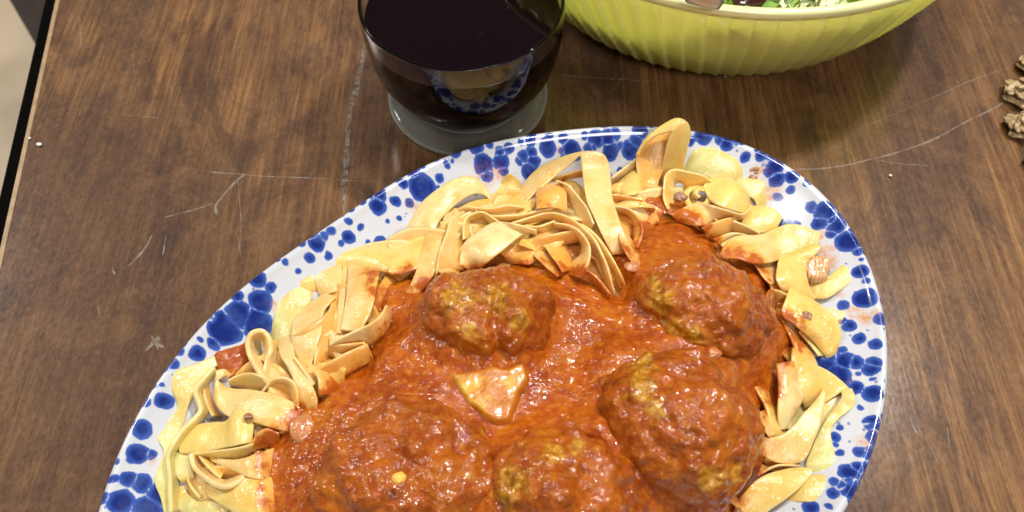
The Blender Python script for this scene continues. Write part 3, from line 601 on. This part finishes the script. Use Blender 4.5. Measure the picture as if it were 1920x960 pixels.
('dark greenish ribbon low between the upright ones at the right', 'g', .1, [(1488,758,1508,752,0),(1484,780,1512,768,0),(1478,805,1500,790,0)], {}),
('sweeping ribbon that curves from the right down into the sauce', 'c', .08, [(1544,728,1548,742,7),(1528,752,1540,790,8),(1506,776,1526,826,8),(1486,800,1508,862,7),(1458,818,1478,870,6),(1424,818,1442,862,3),(1404,812,1416,840,0)], dict(tilt=0, bow=.05)),
('outer ribbon spanning the corner of the heap at the far right', 'y', -.1, [(1528,684,1534,742,3),(1555,697,1546,754,4),(1578,714,1564,744,5),(1598,734,1576,736,5)], dict(tilt=0)),
('shaded inner ribbon at the right corner fold', 'g', .05, [(1544,752,1576,738,3),(1534,782,1562,768,3),(1524,812,1546,796,2),(1518,836,1530,826,1)], dict(tilt=0)),
('long greenish ribbon twisting down the far right side', 'g', -.2, [(1574,728,1598,730,5),(1578,742,1604,746,6),(1568,760,1598,764,5),(1548,788,1572,786,5),(1533,816,1558,806,4),(1520,846,1563,840,4),(1510,874,1575,868,4),(1518,896,1562,902,2)], dict(tilt=0)),
('pale ribbon showing under the sweeping one near the bottom right', 'p', .1, [(1418,896,1430,868,1),(1458,872,1462,892,2),(1500,872,1492,892,1)], {}),
('bright yellow ribbon reaching from the bottom right up to a rounded tip', 'y', .08, [(1519,878,1523,888,6),(1490,877,1504,910,7),(1450,885,1476,934,8),(1418,900,1441,958,7),(1390,930,1408,982,5),(1370,965,1378,1005,2)], dict(tilt=0, bow=.08)),
('square ended ribbon behind the bright yellow one', 'y', -.1, [(1472,918,1478,940,3),(1510,894,1514,941,5),(1549,887,1553,938,4)], dict(tilt=0)),
('green tinged ribbon below the square ended one', 'g', -.1, [(1480,938,1466,985,1),(1506,940,1494,992,1),(1534,938,1522,978,1)], dict(tilt=0)),
('ribbon edge emerging at the very bottom beside the right meatball', 'p', .1, [(1360,930,1375,928,4),(1382,950,1392,944,5),(1408,972,1420,964,4),(1430,1000,1440,990,2)], dict(w=6)),
# --- left upper
('long yellow ribbon along the upper left edge of the heap', 'y', .0, [(580,516,600,526,2),(628,480,642,506,4),(676,462,702,508,5),(740,460,746,515,5),(790,444,792,500,4),(822,438,816,485,2)], dict(tilt=0, bow=.08)),
('shiny ribbon running down into the sauce left of the top left meatball', 'c', .1, [(798,440,830,446,5),(790,475,824,485,5),(778,515,810,522,4),(762,545,792,545,1),(748,565,770,568,-2)], dict(tilt=0, bow=.1)),
('yellow green ribbon end with a red stain at the left', 'y', .45, [(560,516,588,504,4),(560,535,594,540,4),(562,556,600,552,2)], dict(tilt=0)),
('squarish ribbon fold left of the upright flat one', 'c', .02, [(588,520,602,556,4),(612,505,620,550,5),(640,494,645,540,4)], dict(tilt=0)),
('thin strip pressed against the left of the upright flat ribbon', 'c', .1, [(642,500,655,503,5),(638,540,650,541,5),(634,580,645,581,5),(630,625,641,625,4)], dict(tilt=0)),
('upright flat ribbon with a square top and sauce on its right', 'c', .12, [(653,497,714,508,6),(651,535,706,545,7),(646,575,694,588,6),(638,619,676,624,5)], dict(tilt=0, bow=.03)),
('creamy shining ribbon curving out of the sauce toward the left', 'p', -.05, [(722,572,733,592,6),(712,590,724,620,7),(694,606,704,638,7),(668,621,672,643,6),(640,635,645,648,5),(618,645,622,654,3)], dict(bow=.12)),
('golden underside below the creamy curved ribbon', 'o', .1, [(620,648,618,672,2),(650,644,648,676,3),(684,640,694,662,3)], {}),
('ribbon end slipping into the sauce beneath the creamy curve', 'o', .2, [(598,690,612,702,3),(624,674,640,708,4),(648,662,662,694,4),(688,644,702,674,3)], {}),
('short ribbon stub at the edge of the sauce on the left', 'c', .2, [(584,688,614,686,4),(597,712,632,714,4),(598,740,630,738,2)], {}),
('broad yellow ribbon at the left beside the spattered blue rim', 'g', .0, [(534,524,592,540,3),(522,565,578,578,4),(511,602,558,608,5),(508,632,548,642,4),(512,655,545,662,2)], dict(tilt=0)),
('wide ribbon draped down the left middle of the heap', 'c', .08, [(606,550,630,558,5),(570,578,608,584,6),(550,606,602,622,7),(548,638,592,656,6),(556,676,584,690,3)], dict(tilt=0, bow=.06)),
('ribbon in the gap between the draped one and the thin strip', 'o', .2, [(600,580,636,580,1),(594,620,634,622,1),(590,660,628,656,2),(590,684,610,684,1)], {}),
('twisting ribbon going down to the sauce at the left', 'c', .05, [(520,625,548,632,5),(524,662,554,668,6),(540,690,574,700,6),(552,720,592,736,6),(556,752,596,760,4),(560,775,592,780,0)], dict(tilt=0)),
('slim edge strand between the twisting ribbon and the stub', 'c', .05, [(550,670,560,676,5),(568,694,580,694,5),(588,722,599,714,4)], dict(w=5)),
# --- left
('teardrop shaped ribbon loop standing on edge at the left', 'c', -.05, [(504,722,512,710,5),(482,697,494,688,7),(467,668,478,664,8),(463,642,474,643,8),(472,624,479,634,9),(491,620,491,631,9),(506,634,496,640,8),(509,658,500,658,7),(500,680,492,675,5)], dict(w=6, th_=1.6)),
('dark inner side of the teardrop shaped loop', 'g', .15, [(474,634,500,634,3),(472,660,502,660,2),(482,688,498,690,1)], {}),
('ribbon leading down from the right side of the teardrop loop', 'c', .15, [(504,636,528,645,4),(499,668,524,672,4),(494,700,518,706,3),(500,720,515,724,1)], {}),
('short yellow ribbon lying under the teardrop loop', 'y', .0, [(428,712,436,724,4),(455,700,458,730,5),(480,699,480,732,5),(506,714,495,734,4)], {}),
('arched ribbon strand right of the short yellow one', 'c', .05, [(490,734,500,738,4),(508,713,515,722,6),(530,708,531,718,7),(550,717,543,726,6),(558,738,548,742,5),(560,764,550,762,3)], dict(w=6)),
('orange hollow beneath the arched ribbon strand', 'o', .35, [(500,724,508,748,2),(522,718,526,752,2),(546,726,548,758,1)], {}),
('long swooping ribbon with a curled head across the left side', 'c', .08, [(434,702,424,710,4),(420,692,420,706,6),(404,698,404,722,7),(410,714,402,752,7),(432,727,425,780,7),(467,730,462,788,7),(509,738,500,800,7),(545,752,532,808,5),(578,768,560,812,1)], dict(tilt=0, bow=.06)),
('pale green ribbon hanging over the left rim of the heap', 'g', -.3, [(402,668,408,686,5),(368,682,386,706,6),(330,697,370,730,6),(322,728,356,754,6),(333,762,350,772,5),(310,795,345,792,4),(296,822,331,828,4),(308,846,322,852,4),(300,870,324,880,4),(290,902,322,915,4),(302,935,326,945,3),(310,975,330,980,2)], dict(tilt=0, bow=.02)),
('green edge-on strand winding beside the pale green ribbon', 'g', -.2, [(400,688,408,698,6),(380,710,390,720,7),(366,732,377,737,7),(371,752,384,753,7),(374,770,387,777,7),(358,789,369,799,7),(340,808,351,816,7),(324,832,334,840,7),(312,858,325,862,6),(316,900,330,900,5),(318,960,334,960,3)], dict(w=6, th_=1.6)),
('orange green ribbon behind the curled head of the long one', 'o', .15, [(384,702,402,708,2),(380,730,404,742,2),(386,758,412,770,2),(398,780,425,785,1)], {}),
('large yellow ribbon with a crumpled top at the lower left', 'y', .0, [(340,818,336,850,5),(370,796,364,850,7),(398,792,397,847,7),(425,790,424,841,7),(441,771,440,838,8),(458,771,456,834,8),(476,797,472,831,6)], dict(tilt=0, ruf=1.0)),
('ribbon edge layered directly under the large yellow one', 'y', .0, [(362,850,385,860,3),(400,846,432,866,4),(442,838,455,866,4),(474,830,472,852,3)], {}),
('ribbon coming from the sauce and narrowing toward the lower left', 'c', .05, [(392,856,398,866,4),(430,862,428,878,5),(462,858,462,894,6),(486,850,486,900,5),(512,840,505,900,1)], dict(tilt=0)),
('small rounded ribbon between the yellow ribbon and the sauce', 'o', .25, [(470,840,478,850,2),(480,815,494,842,4),(500,803,512,838,4),(524,812,526,840,1)], {}),
('ridged strand curving beneath the narrowing ribbon', 'c', .0, [(357,850,369,848,5),(362,877,374,872,6),(384,898,392,888,6),(405,910,410,899,6),(426,914,425,903,6),(446,906,442,896,5),(460,897,456,887,4)], dict(w=6, th_=1.7)),
('shorter strand nested above the ridged one', 'y', .0, [(370,852,382,850,4),(386,873,398,866,4),(402,888,412,878,4),(414,896,420,886,3)], dict(w=6)),
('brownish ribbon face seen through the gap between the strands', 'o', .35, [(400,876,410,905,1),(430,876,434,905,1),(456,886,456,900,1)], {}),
('wide ribbon at the lower left dipping into the sauce edge', 'y', .1, [(384,905,392,930,4),(412,912,420,950,5),(450,896,455,970,6),(482,898,486,985,5),(512,892,515,980,1)], dict(tilt=0)),
('rounded green lobe hanging below the edge-on strand', 'g', -.1, [(328,850,350,846,4),(324,876,358,868,4),(334,897,364,890,4),(346,902,358,899,2)], dict(tilt=0)),
('green folded ribbon at the bottom left beneath the lobe', 'g', .0, [(324,918,345,908,1),(324,945,352,925,2),(350,965,372,940,3),(385,972,396,938,3),(420,985,430,950,2)], dict(tilt=0)),
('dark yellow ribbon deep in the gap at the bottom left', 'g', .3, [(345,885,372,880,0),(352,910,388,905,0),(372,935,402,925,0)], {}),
]
for lab, tone, stn_, sts, kw in RB: ribbon(lab, tone, stn_, sts, **kw)
# ribbons lying buried under the loose ones, glimpsed in the gaps
rb = random.Random(11)
nb_ = 0
while nb_ < 64:
    a0 = rb.uniform(-.25, math.pi+.35); rr0 = rout(np.array([a0]))[0]*FE*rb.uniform(.74, .99)
    c0 = PC+rr0*np.array([math.cos(a0), math.sin(a0)])
    if c0[1] < .055 or seg_sd(np.array([c0[0]]), np.array([c0[1]]), SAUCE)[0] > -.001: continue
    h0 = rb.uniform(0, math.pi); cv = rb.uniform(-70, 70); pts = []; p = c0.copy(); hd = h0
    for j in range(9):
        pts.append(p.copy()); p = p+.0045*np.array([math.cos(hd), math.sin(hd)]); hd += cv*.0045
    pts = np.array(pts)-(np.array(pts)[4]-c0)
    rho_ = rho(pts[:, 0], pts[:, 1])
    if rho_.max() > 1.06: continue
    z0 = rb.uniform(-1.5, 1.8); tw = rb.uniform(-.6, .6); ph = rb.uniform(0, 6)
    P3 = np.c_[pts, Mh(pts[:, 0], pts[:, 1])+mm*(z0+1.5*np.sin(np.arange(9)*.8+ph))]; P3 = smooth_prof(P3, 4)
    tg = np.gradient(P3, axis=0); tg /= np.linalg.norm(tg, axis=1)[:, None]
    tl_ = tw+.5*np.sin(np.arange(len(P3))*.12+ph); sd2 = np.c_[-tg[:, 1]*np.cos(tl_), tg[:, 0]*np.cos(tl_), np.sin(tl_)]*.0058; nn2 = np.cross(tg, sd2); nn2 /= np.linalg.norm(nn2, axis=1)[:, None]
    lay = [P3+sd2*q_+nn2*(.0005+.0008*(1-q_*q_)) for q_ in (-1, -.8, 0, .8, 1)]+[P3+sd2*q_-nn2*(.0005-.0008*(1-q_*q_)) for q_ in (1, .8, 0, -.8, -1)]
    VV = np.stack(lay, 1).reshape(-1, 3)
    dS = seg_sd(VV[:, 0], VV[:, 1], SAUCE)*1000
    o = link('pasta_ribbon', VV, grid_faces(len(P3), 10, True).tolist()+[list(range(10))[::-1], [(len(P3)-1)*10+k_ for k_ in range(10)]], M_pasta, attrs={'stain': .25+.7*np.exp(-np.clip(-dS, 0, 30)/4), 'edge': np.zeros(len(VV))})
    o.color = (*TONE[rb.choice('cyop')], 1); 
    ad = math.degrees(a0); wh_ = 'at the right rim side of the heap' if ad < 25 else 'in the top right of the heap' if ad < 62 else 'at the top of the heap near the glass' if ad < 105 else 'along the upper left of the heap' if ad < 150 else 'at the lower left of the heap'
    tag(o, 'buried pasta ribbon under the loose ones '+wh_, 'pasta ribbon', 'buried pasta ribbons '+wh_); nb_ += 1
# ---------------------------------------------------------------- small bits of food
def spatch(px, lab, dz=2.5, seed=1, amp=1.0, th2=2.2, m_=None, nm='sauce_patch', cat='sauce', flat=False):
    if m_ is None: m_ = M_sauce
    poly = [bpm(u, v, dz)[:2] for u, v in px]; P_ = np.array(poly)
    xs = np.arange(P_[:, 0].min()-.003, P_[:, 0].max()+.003, .0006); ys = np.arange(P_[:, 1].min()-.003, P_[:, 1].max()+.003, .0006)
    X_, Y_ = np.meshgrid(xs, ys, indexing='ij'); d = seg_sd(X_, Y_, poly)*1000
    Q = np.c_[X_.ravel(), Y_.ravel(), 0*X_.ravel()]; d = d+1.2*vn(Q, .005, seed).reshape(X_.shape)
    Z_ = Mh(X_, Y_)+mm*(dz-1.2+((th2*sstep(-1.2, 4.5, d)) if not flat else (-th2*.5+th2*sstep(-1.2, .9, d)**.6)))+mm*amp*(.8*vn(Q, .005, seed+1)+.5*vn(Q, .0025, seed+2)+.25*vn(Q, .0015, seed+3)).reshape(X_.shape)
    kp = (d > -1.2).ravel(); f = grid_faces(*X_.shape); f = f[kp[f].all(1)]; us = np.unique(f); mp_ = -np.ones(X_.size, int); mp_[us] = np.arange(len(us))
    V = np.c_[X_.ravel(), Y_.ravel(), Z_.ravel()][us]
    o = link(nm, V, mp_[f], m_, kind=None if flat else 'stuff'); tag(o, lab, cat)
spatch([(378, 668), (400, 655), (440, 640), (468, 632), (472, 660), (480, 690), (450, 705), (425, 700), (400, 688)], 'patch of tomato sauce left of the teardrop loop', 4.5, 3, .7, 1.5)
spatch([(1180, 372), (1205, 362), (1228, 356), (1262, 372), (1292, 385), (1275, 398), (1240, 394), (1200, 384)], 'patch of tomato sauce at the foot of the tallest curl', 4, 5)
spatch([(1505, 438), (1530, 436), (1552, 452), (1566, 480), (1560, 486), (1540, 480), (1528, 452)], 'streak of orange sauce on the platter near the right rim', 3, 7, .6)
spatch([(902, 345), (910, 330), (935, 324), (948, 332), (936, 352), (918, 368)], 'brownish sauce pool above the peaked ribbon', 1.5, 9, .5)
spatch([(1430, 345), (1445, 355), (1462, 385), (1470, 398), (1455, 398), (1440, 375)], 'thin brown sauce pool beside the top right ribbons', 1, 11, .4)
spatch([(500, 600), (520, 622), (545, 640), (560, 690), (550, 700), (528, 665), (505, 650)], 'sauce trace between the left ribbons', 0.5, 13, .5)
for (u, v, dz, r, lab) in [(1276, 370, 9, 2.6, 'brown meat crumb in the crook of the ear-shaped ribbon'), (1512, 593, 9, 2.3, 'round meat crumb on the pointed ribbon at the right'),
                           (1418, 319, 3, 2.8, 'larger meat crumb on the platter rim beyond the pale green ribbon'), (1411, 334, 3, 2.2, 'smaller meat crumb just below the larger one on the rim'),
                           (466, 782, 10, 1.6, 'meat crumb on the crumpled top of the large yellow ribbon'), (1575, 602, 2, 2.0, 'dark sauce clot on the rim near the triangular ribbon corner')]:
    tag(blob('meat_crumb', bpm(u, v, dz), np.array([r, r*.85, r*.75])*mm, M_crumb, sub=4, amp=.22, ns=.6, seed=int(u)), lab, 'meat crumb', 'crumbs of minced meat on the pasta')
for (u, v, dz, r, m_, lab, nm, cat) in [(566, 803, 4.0, (4.4, 5.0, 1.8), M_onion2, 'pinkish onion piece glistening at the left edge of the sauce', 'onion_piece', 'onion'),
                                    (748, 896, 26, (2.2, 1.8, .9), M_seed, 'yellow pepper seed on the lower left meatball', 'pepper_seed', 'seed'),
                                    (806, 741, 6.3, (2.4, 2.0, 1.2), M_seed, 'yellow seed in the sauce left of the cheese piece', 'pepper_seed', 'seed'),
                                    (1335, 662, 12, (3.5, 2.0, 1.4), M_onion2, 'onion sliver on the sauce between the two right meatballs', 'onion_piece', 'onion'),
                                    (1185, 500, 6, (3, 2.2, 1.2), M_onion2, 'onion bit beside the top right meatball', 'onion_piece', 'onion')]:
    tag(blob(nm, bpm(u, v, dz), np.array(r)*mm, m_, sub=4, amp=.12, ns=.7, seed=int(v)), lab, cat)
spatch([(850, 702), (900, 694), (978, 686), (984, 706), (972, 750), (956, 786), (926, 790), (884, 762), (860, 732)], 'flat golden cheese piece half sunk in the sauce between the meatballs', 7.3, 31, .35, 5, M_potato, 'cheese_piece', 'cheese piece', True)
spatch([(1510, 492), (1524, 481), (1556, 485), (1560, 502), (1548, 518), (1530, 528), (1514, 520)], 'translucent ridged onion slice lying on the ribbon at the right', 7, 37, .3, 4, M_onion, 'onion_slice', 'onion', True)


# ---------------------------------------------------------------- wine glass
g = bp(878, 181, 0)
glass = empty('wine_glass', (g[0], g[1], 0), 'short footed clear glass nearly full of dark red wine behind the platter', 'glass')
outer = smooth_prof([(0, 1.8), (20, 1.8), (30, 1.2), (35, .4), (37.5, .9), (38.1, 2.6), (37.0, 4.6), (33.6, 5.6), (30.2, 5.9), (28.6, 6.6), (28.9, 7.6), (28.3, 8.4), (28.6, 9.4), (31.6, 12.6), (36.4, 19), (40.6, 28.5), (43.0, 40), (43.6, 52), (43.5, 58.5), (43.2, 60.9), (42.6, 61.6), (42.0, 61.3)], 4)
inner_p = smooth_prof([(41.8, 60.6), (42.0, 57), (41.9, 51), (41.2, 40), (38.7, 29), (34.4, 20), (29.0, 13.2), (23, 9.8), (10, 8.8), (0.0, 8.6)], 4)
outer[0, 0] = .02; inner_p[-1, 0] = .02
ko = int(np.argmin(np.abs(outer[:, 1]-8.4)+10*(np.arange(len(outer)) < 30)))
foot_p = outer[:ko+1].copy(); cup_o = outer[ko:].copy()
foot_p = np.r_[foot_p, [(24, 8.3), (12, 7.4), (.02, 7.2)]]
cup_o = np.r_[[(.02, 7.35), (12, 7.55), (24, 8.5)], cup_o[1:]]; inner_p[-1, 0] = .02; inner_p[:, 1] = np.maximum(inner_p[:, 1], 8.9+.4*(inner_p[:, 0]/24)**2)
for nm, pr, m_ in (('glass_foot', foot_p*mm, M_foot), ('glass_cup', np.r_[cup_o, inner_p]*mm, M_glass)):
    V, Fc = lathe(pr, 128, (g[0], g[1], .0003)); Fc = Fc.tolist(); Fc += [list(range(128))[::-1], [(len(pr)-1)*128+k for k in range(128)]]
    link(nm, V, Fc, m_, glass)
wl = 51.0
ip = inner_p[inner_p[:, 1] <= wl]; ip = ip[::-1].copy(); ip[:, 0] = np.maximum(ip[:, 0]+.16, .02); ip[:, 1] -= .10; ip[0, 0] = .02
rw = ip[-1, 0]
wp = np.r_[ip, [(rw, wl), (rw-.6, wl-.25), (rw-2.2, wl-.45), (rw*.6, wl-.5), (.02, wl-.5)]]*mm
V, Fc = lathe(wp, 128, (g[0], g[1], .0003)); Fc = Fc.tolist(); Fc += [list(range(128))[::-1], [(len(wp)-1)*128+k for k in range(128)]]
w_o = link('wine', V, Fc, M_wine); tag(w_o, 'dark red wine filling the short footed glass almost to the rim', 'wine')
for u, v in [(953, 15), (900, 64), (895, 28), (800, 88)]:
    p = bp(u, v, .0507); 
    o = blob('bubble', p, np.array([.32, .3, .12])*mm, M_salt, w_o, sub=1, amp=.05)

# ---------------------------------------------------------------- yellow bowl with salad
bc = np.array([.1056, .3683]); R1, hb, R0, q = .1281, .0731, .0825, .536
bowl = empty('salad_bowl', (bc[0], bc[1], 0), 'lime yellow fluted plastic salad bowl behind the platter', 'bowl')
NB = 1008; tb = np.linspace(0, 2*np.pi, NB, endpoint=False); NF = 84
def flute(k, sgn=1):
    ph = (tb*NF/(2*np.pi)+k*1.1) % 1
    return 1-.002*np.exp(-((ph-.5)/.16)**2)*sstep(.02, .12, k)*sstep(1.0, .90, k)+.022*(ph)*sstep(.02, .2, k)*sstep(1.0, .9, k)
rings = []
for r, z in ((.02, .001), (.05, .001), (.066, .0006), (.071, .0), (.0735, .0008), (.074, .003), (.077, .0045)): rings.append((r, z, 1.0))
Vb = [np.c_[bc[0]+r*np.cos(tb), bc[1]+r*np.sin(tb), np.full(NB, z+.0003)] for r, z, _ in rings]
for k in np.linspace(.06, .955, 34):
    r = (R0+(R1-R0)*k**q)*flute(k); Vb.append(np.c_[bc[0]+r*np.cos(tb), bc[1]+r*np.sin(tb), np.full(NB, hb*k)])
for k in np.linspace(.955, .06, 16):
    r = (R0+(R1-R0)*k**q)-.0026; Vb.append(np.c_[bc[0]+r*np.cos(tb), bc[1]+r*np.sin(tb), np.full(NB, hb*k+.001)])
for r in (.05, .02): Vb.append(np.c_[bc[0]+r*np.cos(tb), bc[1]+r*np.sin(tb), np.full(NB, .0055)])
V = np.concatenate(Vb); Fc = grid_faces(len(Vb), NB, True).tolist(); Fc += [list(range(NB))[::-1], [(len(Vb)-1)*NB+k for k in range(NB)]]
link('bowl_body', V, Fc, M_bowl, bowl)
rr = R1*.997; pr = [(rr-.0030, hb-.002), (rr-.0031, hb+.0004), (rr-.0024, hb+.0014), (rr-.0010, hb+.0018), (rr+.0008, hb+.0016), (rr+.0012, hb-.0004), (rr+.0002, hb-.0030), (rr-.0018, hb-.0036), (rr-.0030, hb-.002)]
V, Fc = lathe(pr, 256, (bc[0], bc[1], 0)); link('rim', V, Fc, M_rimline, bowl)
# salad: leaves, shreds, one dark olive, steel server
def leaf(u, v, z, w, l, rot, m, seed, lab, cat='lettuce leaf', curl=.004):
    c = bp(u, v, z); n1, n2 = 26, 14
    s = np.linspace(-.5, .5, n1)[:, None]*np.ones(n2); q = np.linspace(-.5, .5, n2)*np.ones((n1, 1))
    wd = w*np.sqrt(np.clip(1-(2*s)**2*.92, 0, 1))
    xx, yy = s*l, q*wd; fl = np.c_[xx.ravel(), yy.ravel(), 0*xx.ravel()]
    zz = (curl*(np.sin(s*28+seed)*np.abs(q)*2.2+1.4*q*q)).ravel()+.0022*vn(fl, .006, seed)
    cr, sr = math.cos(rot), math.sin(rot)
    top_ = np.c_[xx.ravel()*cr-yy.ravel()*sr, xx.ravel()*sr+yy.ravel()*cr, zz]+c
    V = np.r_[top_, top_-[0, 0, .0006]]; f = grid_faces(n1, n2); f2 = f[:, ::-1]+n1*n2
    o = link('lettuce_leaf' if m is M_leaf else 'cabbage_shred', V, np.r_[f, f2], m); tag(o, lab, cat, 'leaves and shreds in the salad bowl'); return o
leaf(1440, -6, .064, .022, .040, .3, M_leaf, 3, 'bright green lettuce leaf beside the dark olive in the bowl')
leaf(1400, -40, .062, .04, .06, 1.1, M_leaf, 5, 'lettuce leaf lying behind the olive in the bowl')
leaf(1520, -42, .060, .045, .07, -.4, M_leaf, 8, 'lettuce leaf behind the pale shreds in the bowl')
leaf(1320, -45, .060, .03, .035, .4, M_leaf, 12, 'lettuce leaf under the steel server in the bowl')
leaf(1570, -45, .062, .03, .035, .8, M_leaf, 15, 'lettuce leaf toward the right side of the bowl')
leaf(1500, 4, .066, .007, .020, .3, M_cab, 18, 'white cabbage shred nearest the bowl rim', 'cabbage shred', .002)
leaf(1530, -4, .066, .008, .026, -.5, M_cab, 21, 'white cabbage shred crossing the other shreds', 'cabbage shred', .002)
leaf(1560, -2, .066, .006, .022, .9, M_cab, 25, 'white cabbage shred furthest right in the bowl', 'cabbage shred', .002)
leaf(1510, -16, .067, .009, .030, .1, M_cab, 27, 'white cabbage shred lying behind the others', 'cabbage shred', .002)
tag(blob('olive', bp(1392, -2, .062), np.array([11, 8, 7])*mm, M_olive, amp=.05, sub=4), 'dark red olive lying just inside the bowl rim', 'olive')
tag(blob('olive', bp(1345, -25, .060), np.array([9, 8, 7])*mm, M_olive, amp=.05, sub=4), 'dark olive further back under the steel server', 'olive')
# base of salad
V, Fc = lathe([(.001+.103*k, .052-.012*k**3) for k in np.linspace(0, 1, 60)]+[(.108, .030)], 300, (bc[0], bc[1], 0)); V[:, 2] += .006*np.abs(vn(V*[1, 1, 0], .014, 3))+.004*np.abs(vn(V*[1, 1, 0], .006, 4))+.002*vn(V*[1, 1, 0], .0025, 5)
o = link('chopped_salad', V, Fc, M_leaf, kind='stuff'); tag(o, 'chopped green salad filling the yellow bowl', 'salad')
# steel server: tip rests over the rim
p0 = bp(1316, 10, .0795); p1 = bp(1370, -190, .12)
d = (p1-p0)/np.linalg.norm(p1-p0); sd_ = np.cross(d, [0, 0, 1]); sd_ /= np.linalg.norm(sd_); upv = np.cross(sd_, d)
Vt = []
for s, wdt in ((0, .0066), (.002, .0074), (.01, .0074), (.03, .0066), (.06, .0045), (.09, .0045)):
    for a_, h_ in ((-1, 0), (-.8, .9), (0, 1.3), (.8, .9), (1, 0), (.8, -.5), (0, -.8), (-.8, -.5)):
        Vt.append(p0+d*s+sd_*wdt*a_*1.0+upv*.0011*h_)
Vt = np.array(Vt); Fc = grid_faces(6, 8, True).tolist()+[list(range(8))[::-1], [40+k for k in range(8)]]
tag(link('salad_server', Vt, Fc, M_steel), 'end of a steel serving utensil resting on the rim of the yellow bowl', 'serving utensil')

# ---------------------------------------------------------------- braided straw trivet at the right edge
tc_ = bp(1990, 228, .004); tr = empty('straw_trivet', (tc_[0]+.045, tc_[1]-.006, 0), 'braided straw trivet whose scalloped edge enters at the right', 'trivet')
cx, cy = tc_[0]+.0400, tc_[1]-.006
rs = random.Random(4)
for k in range(17):                                             # scallops round the rim, each a knot of folded flat straws
    a0 = 2*np.pi*k/17+.11; R = .0575; kc = np.array([cx+R*math.cos(a0), cy+R*math.sin(a0), 0])
    er = np.array([math.cos(a0), math.sin(a0), 0]); et = np.array([-er[1], er[0], 0])
    for j, (r0_, t0, r1_, t1, z0, z1, w_) in enumerate([(-6, -8, 7, -3, 2.5, 1.5, 5), (-5, 8, 7, 3, 3, 1.5, 5), (7, -5, -1, 7, 3.5, 6.5, 5.5), (6.5, 5, -2, -7, 5, 7.5, 5), (-6, -4, 4, 2.5, 7, 8.0, 4.5), (3.5, -3, -5, 1, 8.2, 8.8, 3.5), (7.5, -2, 6.5, 3.5, 3.5, 3.8, 3.0)]):
        A_ = kc+mm*(er*(r0_+rs.uniform(-.6, .6))+et*t0)+[0, 0, z0*mm]; B_ = kc+mm*(er*r1_+et*(t1+rs.uniform(-.6, .6)))+[0, 0, z1*mm]
        d_ = (B_-A_); ln = np.linalg.norm(d_); d_ /= ln; sd3 = np.cross(d_, [0, 0, 1]); sd3 /= np.linalg.norm(sd3); n3_ = np.cross(sd3, d_); tw = rs.uniform(-.5, .5)
        V = []
        for f_ in (0, .12, .5, .88, 1):
            c_ = A_+d_*ln*f_+n3_*mm*1.0*math.sin(f_*math.pi); w2 = w_*mm/2*(.65 if f_ in (0, 1) else 1); q1_ = sd3*math.cos(tw)+n3_*math.sin(tw)
            for a_, h_ in ((-1, -.2), (-.9, .3), (-.1, .75), (.15, .25), (.9, .4), (1, -.2), (.1, -.6)): V.append(c_+q1_*w2*a_+n3_*mm*h_)
        link('straw_braid', V, grid_faces(5, 7, True).tolist()+[list(range(7))[::-1], [28+i_ for i_ in range(7)]], M_straw, tr, smooth=False)
for j in range(7):
    R = .050-.007*j; tt = np.linspace(0, 2*np.pi, 90, endpoint=True); Pt = np.c_[cx+R*np.cos(tt), cy+R*np.sin(tt), .0045+.0008*np.sin(tt*24+j*3)]
    V, Fc = tube(Pt, .0037*(1+.15*np.sin(tt*24+j*3)), 8); link('straw_coil', V, Fc, M_straw, tr)
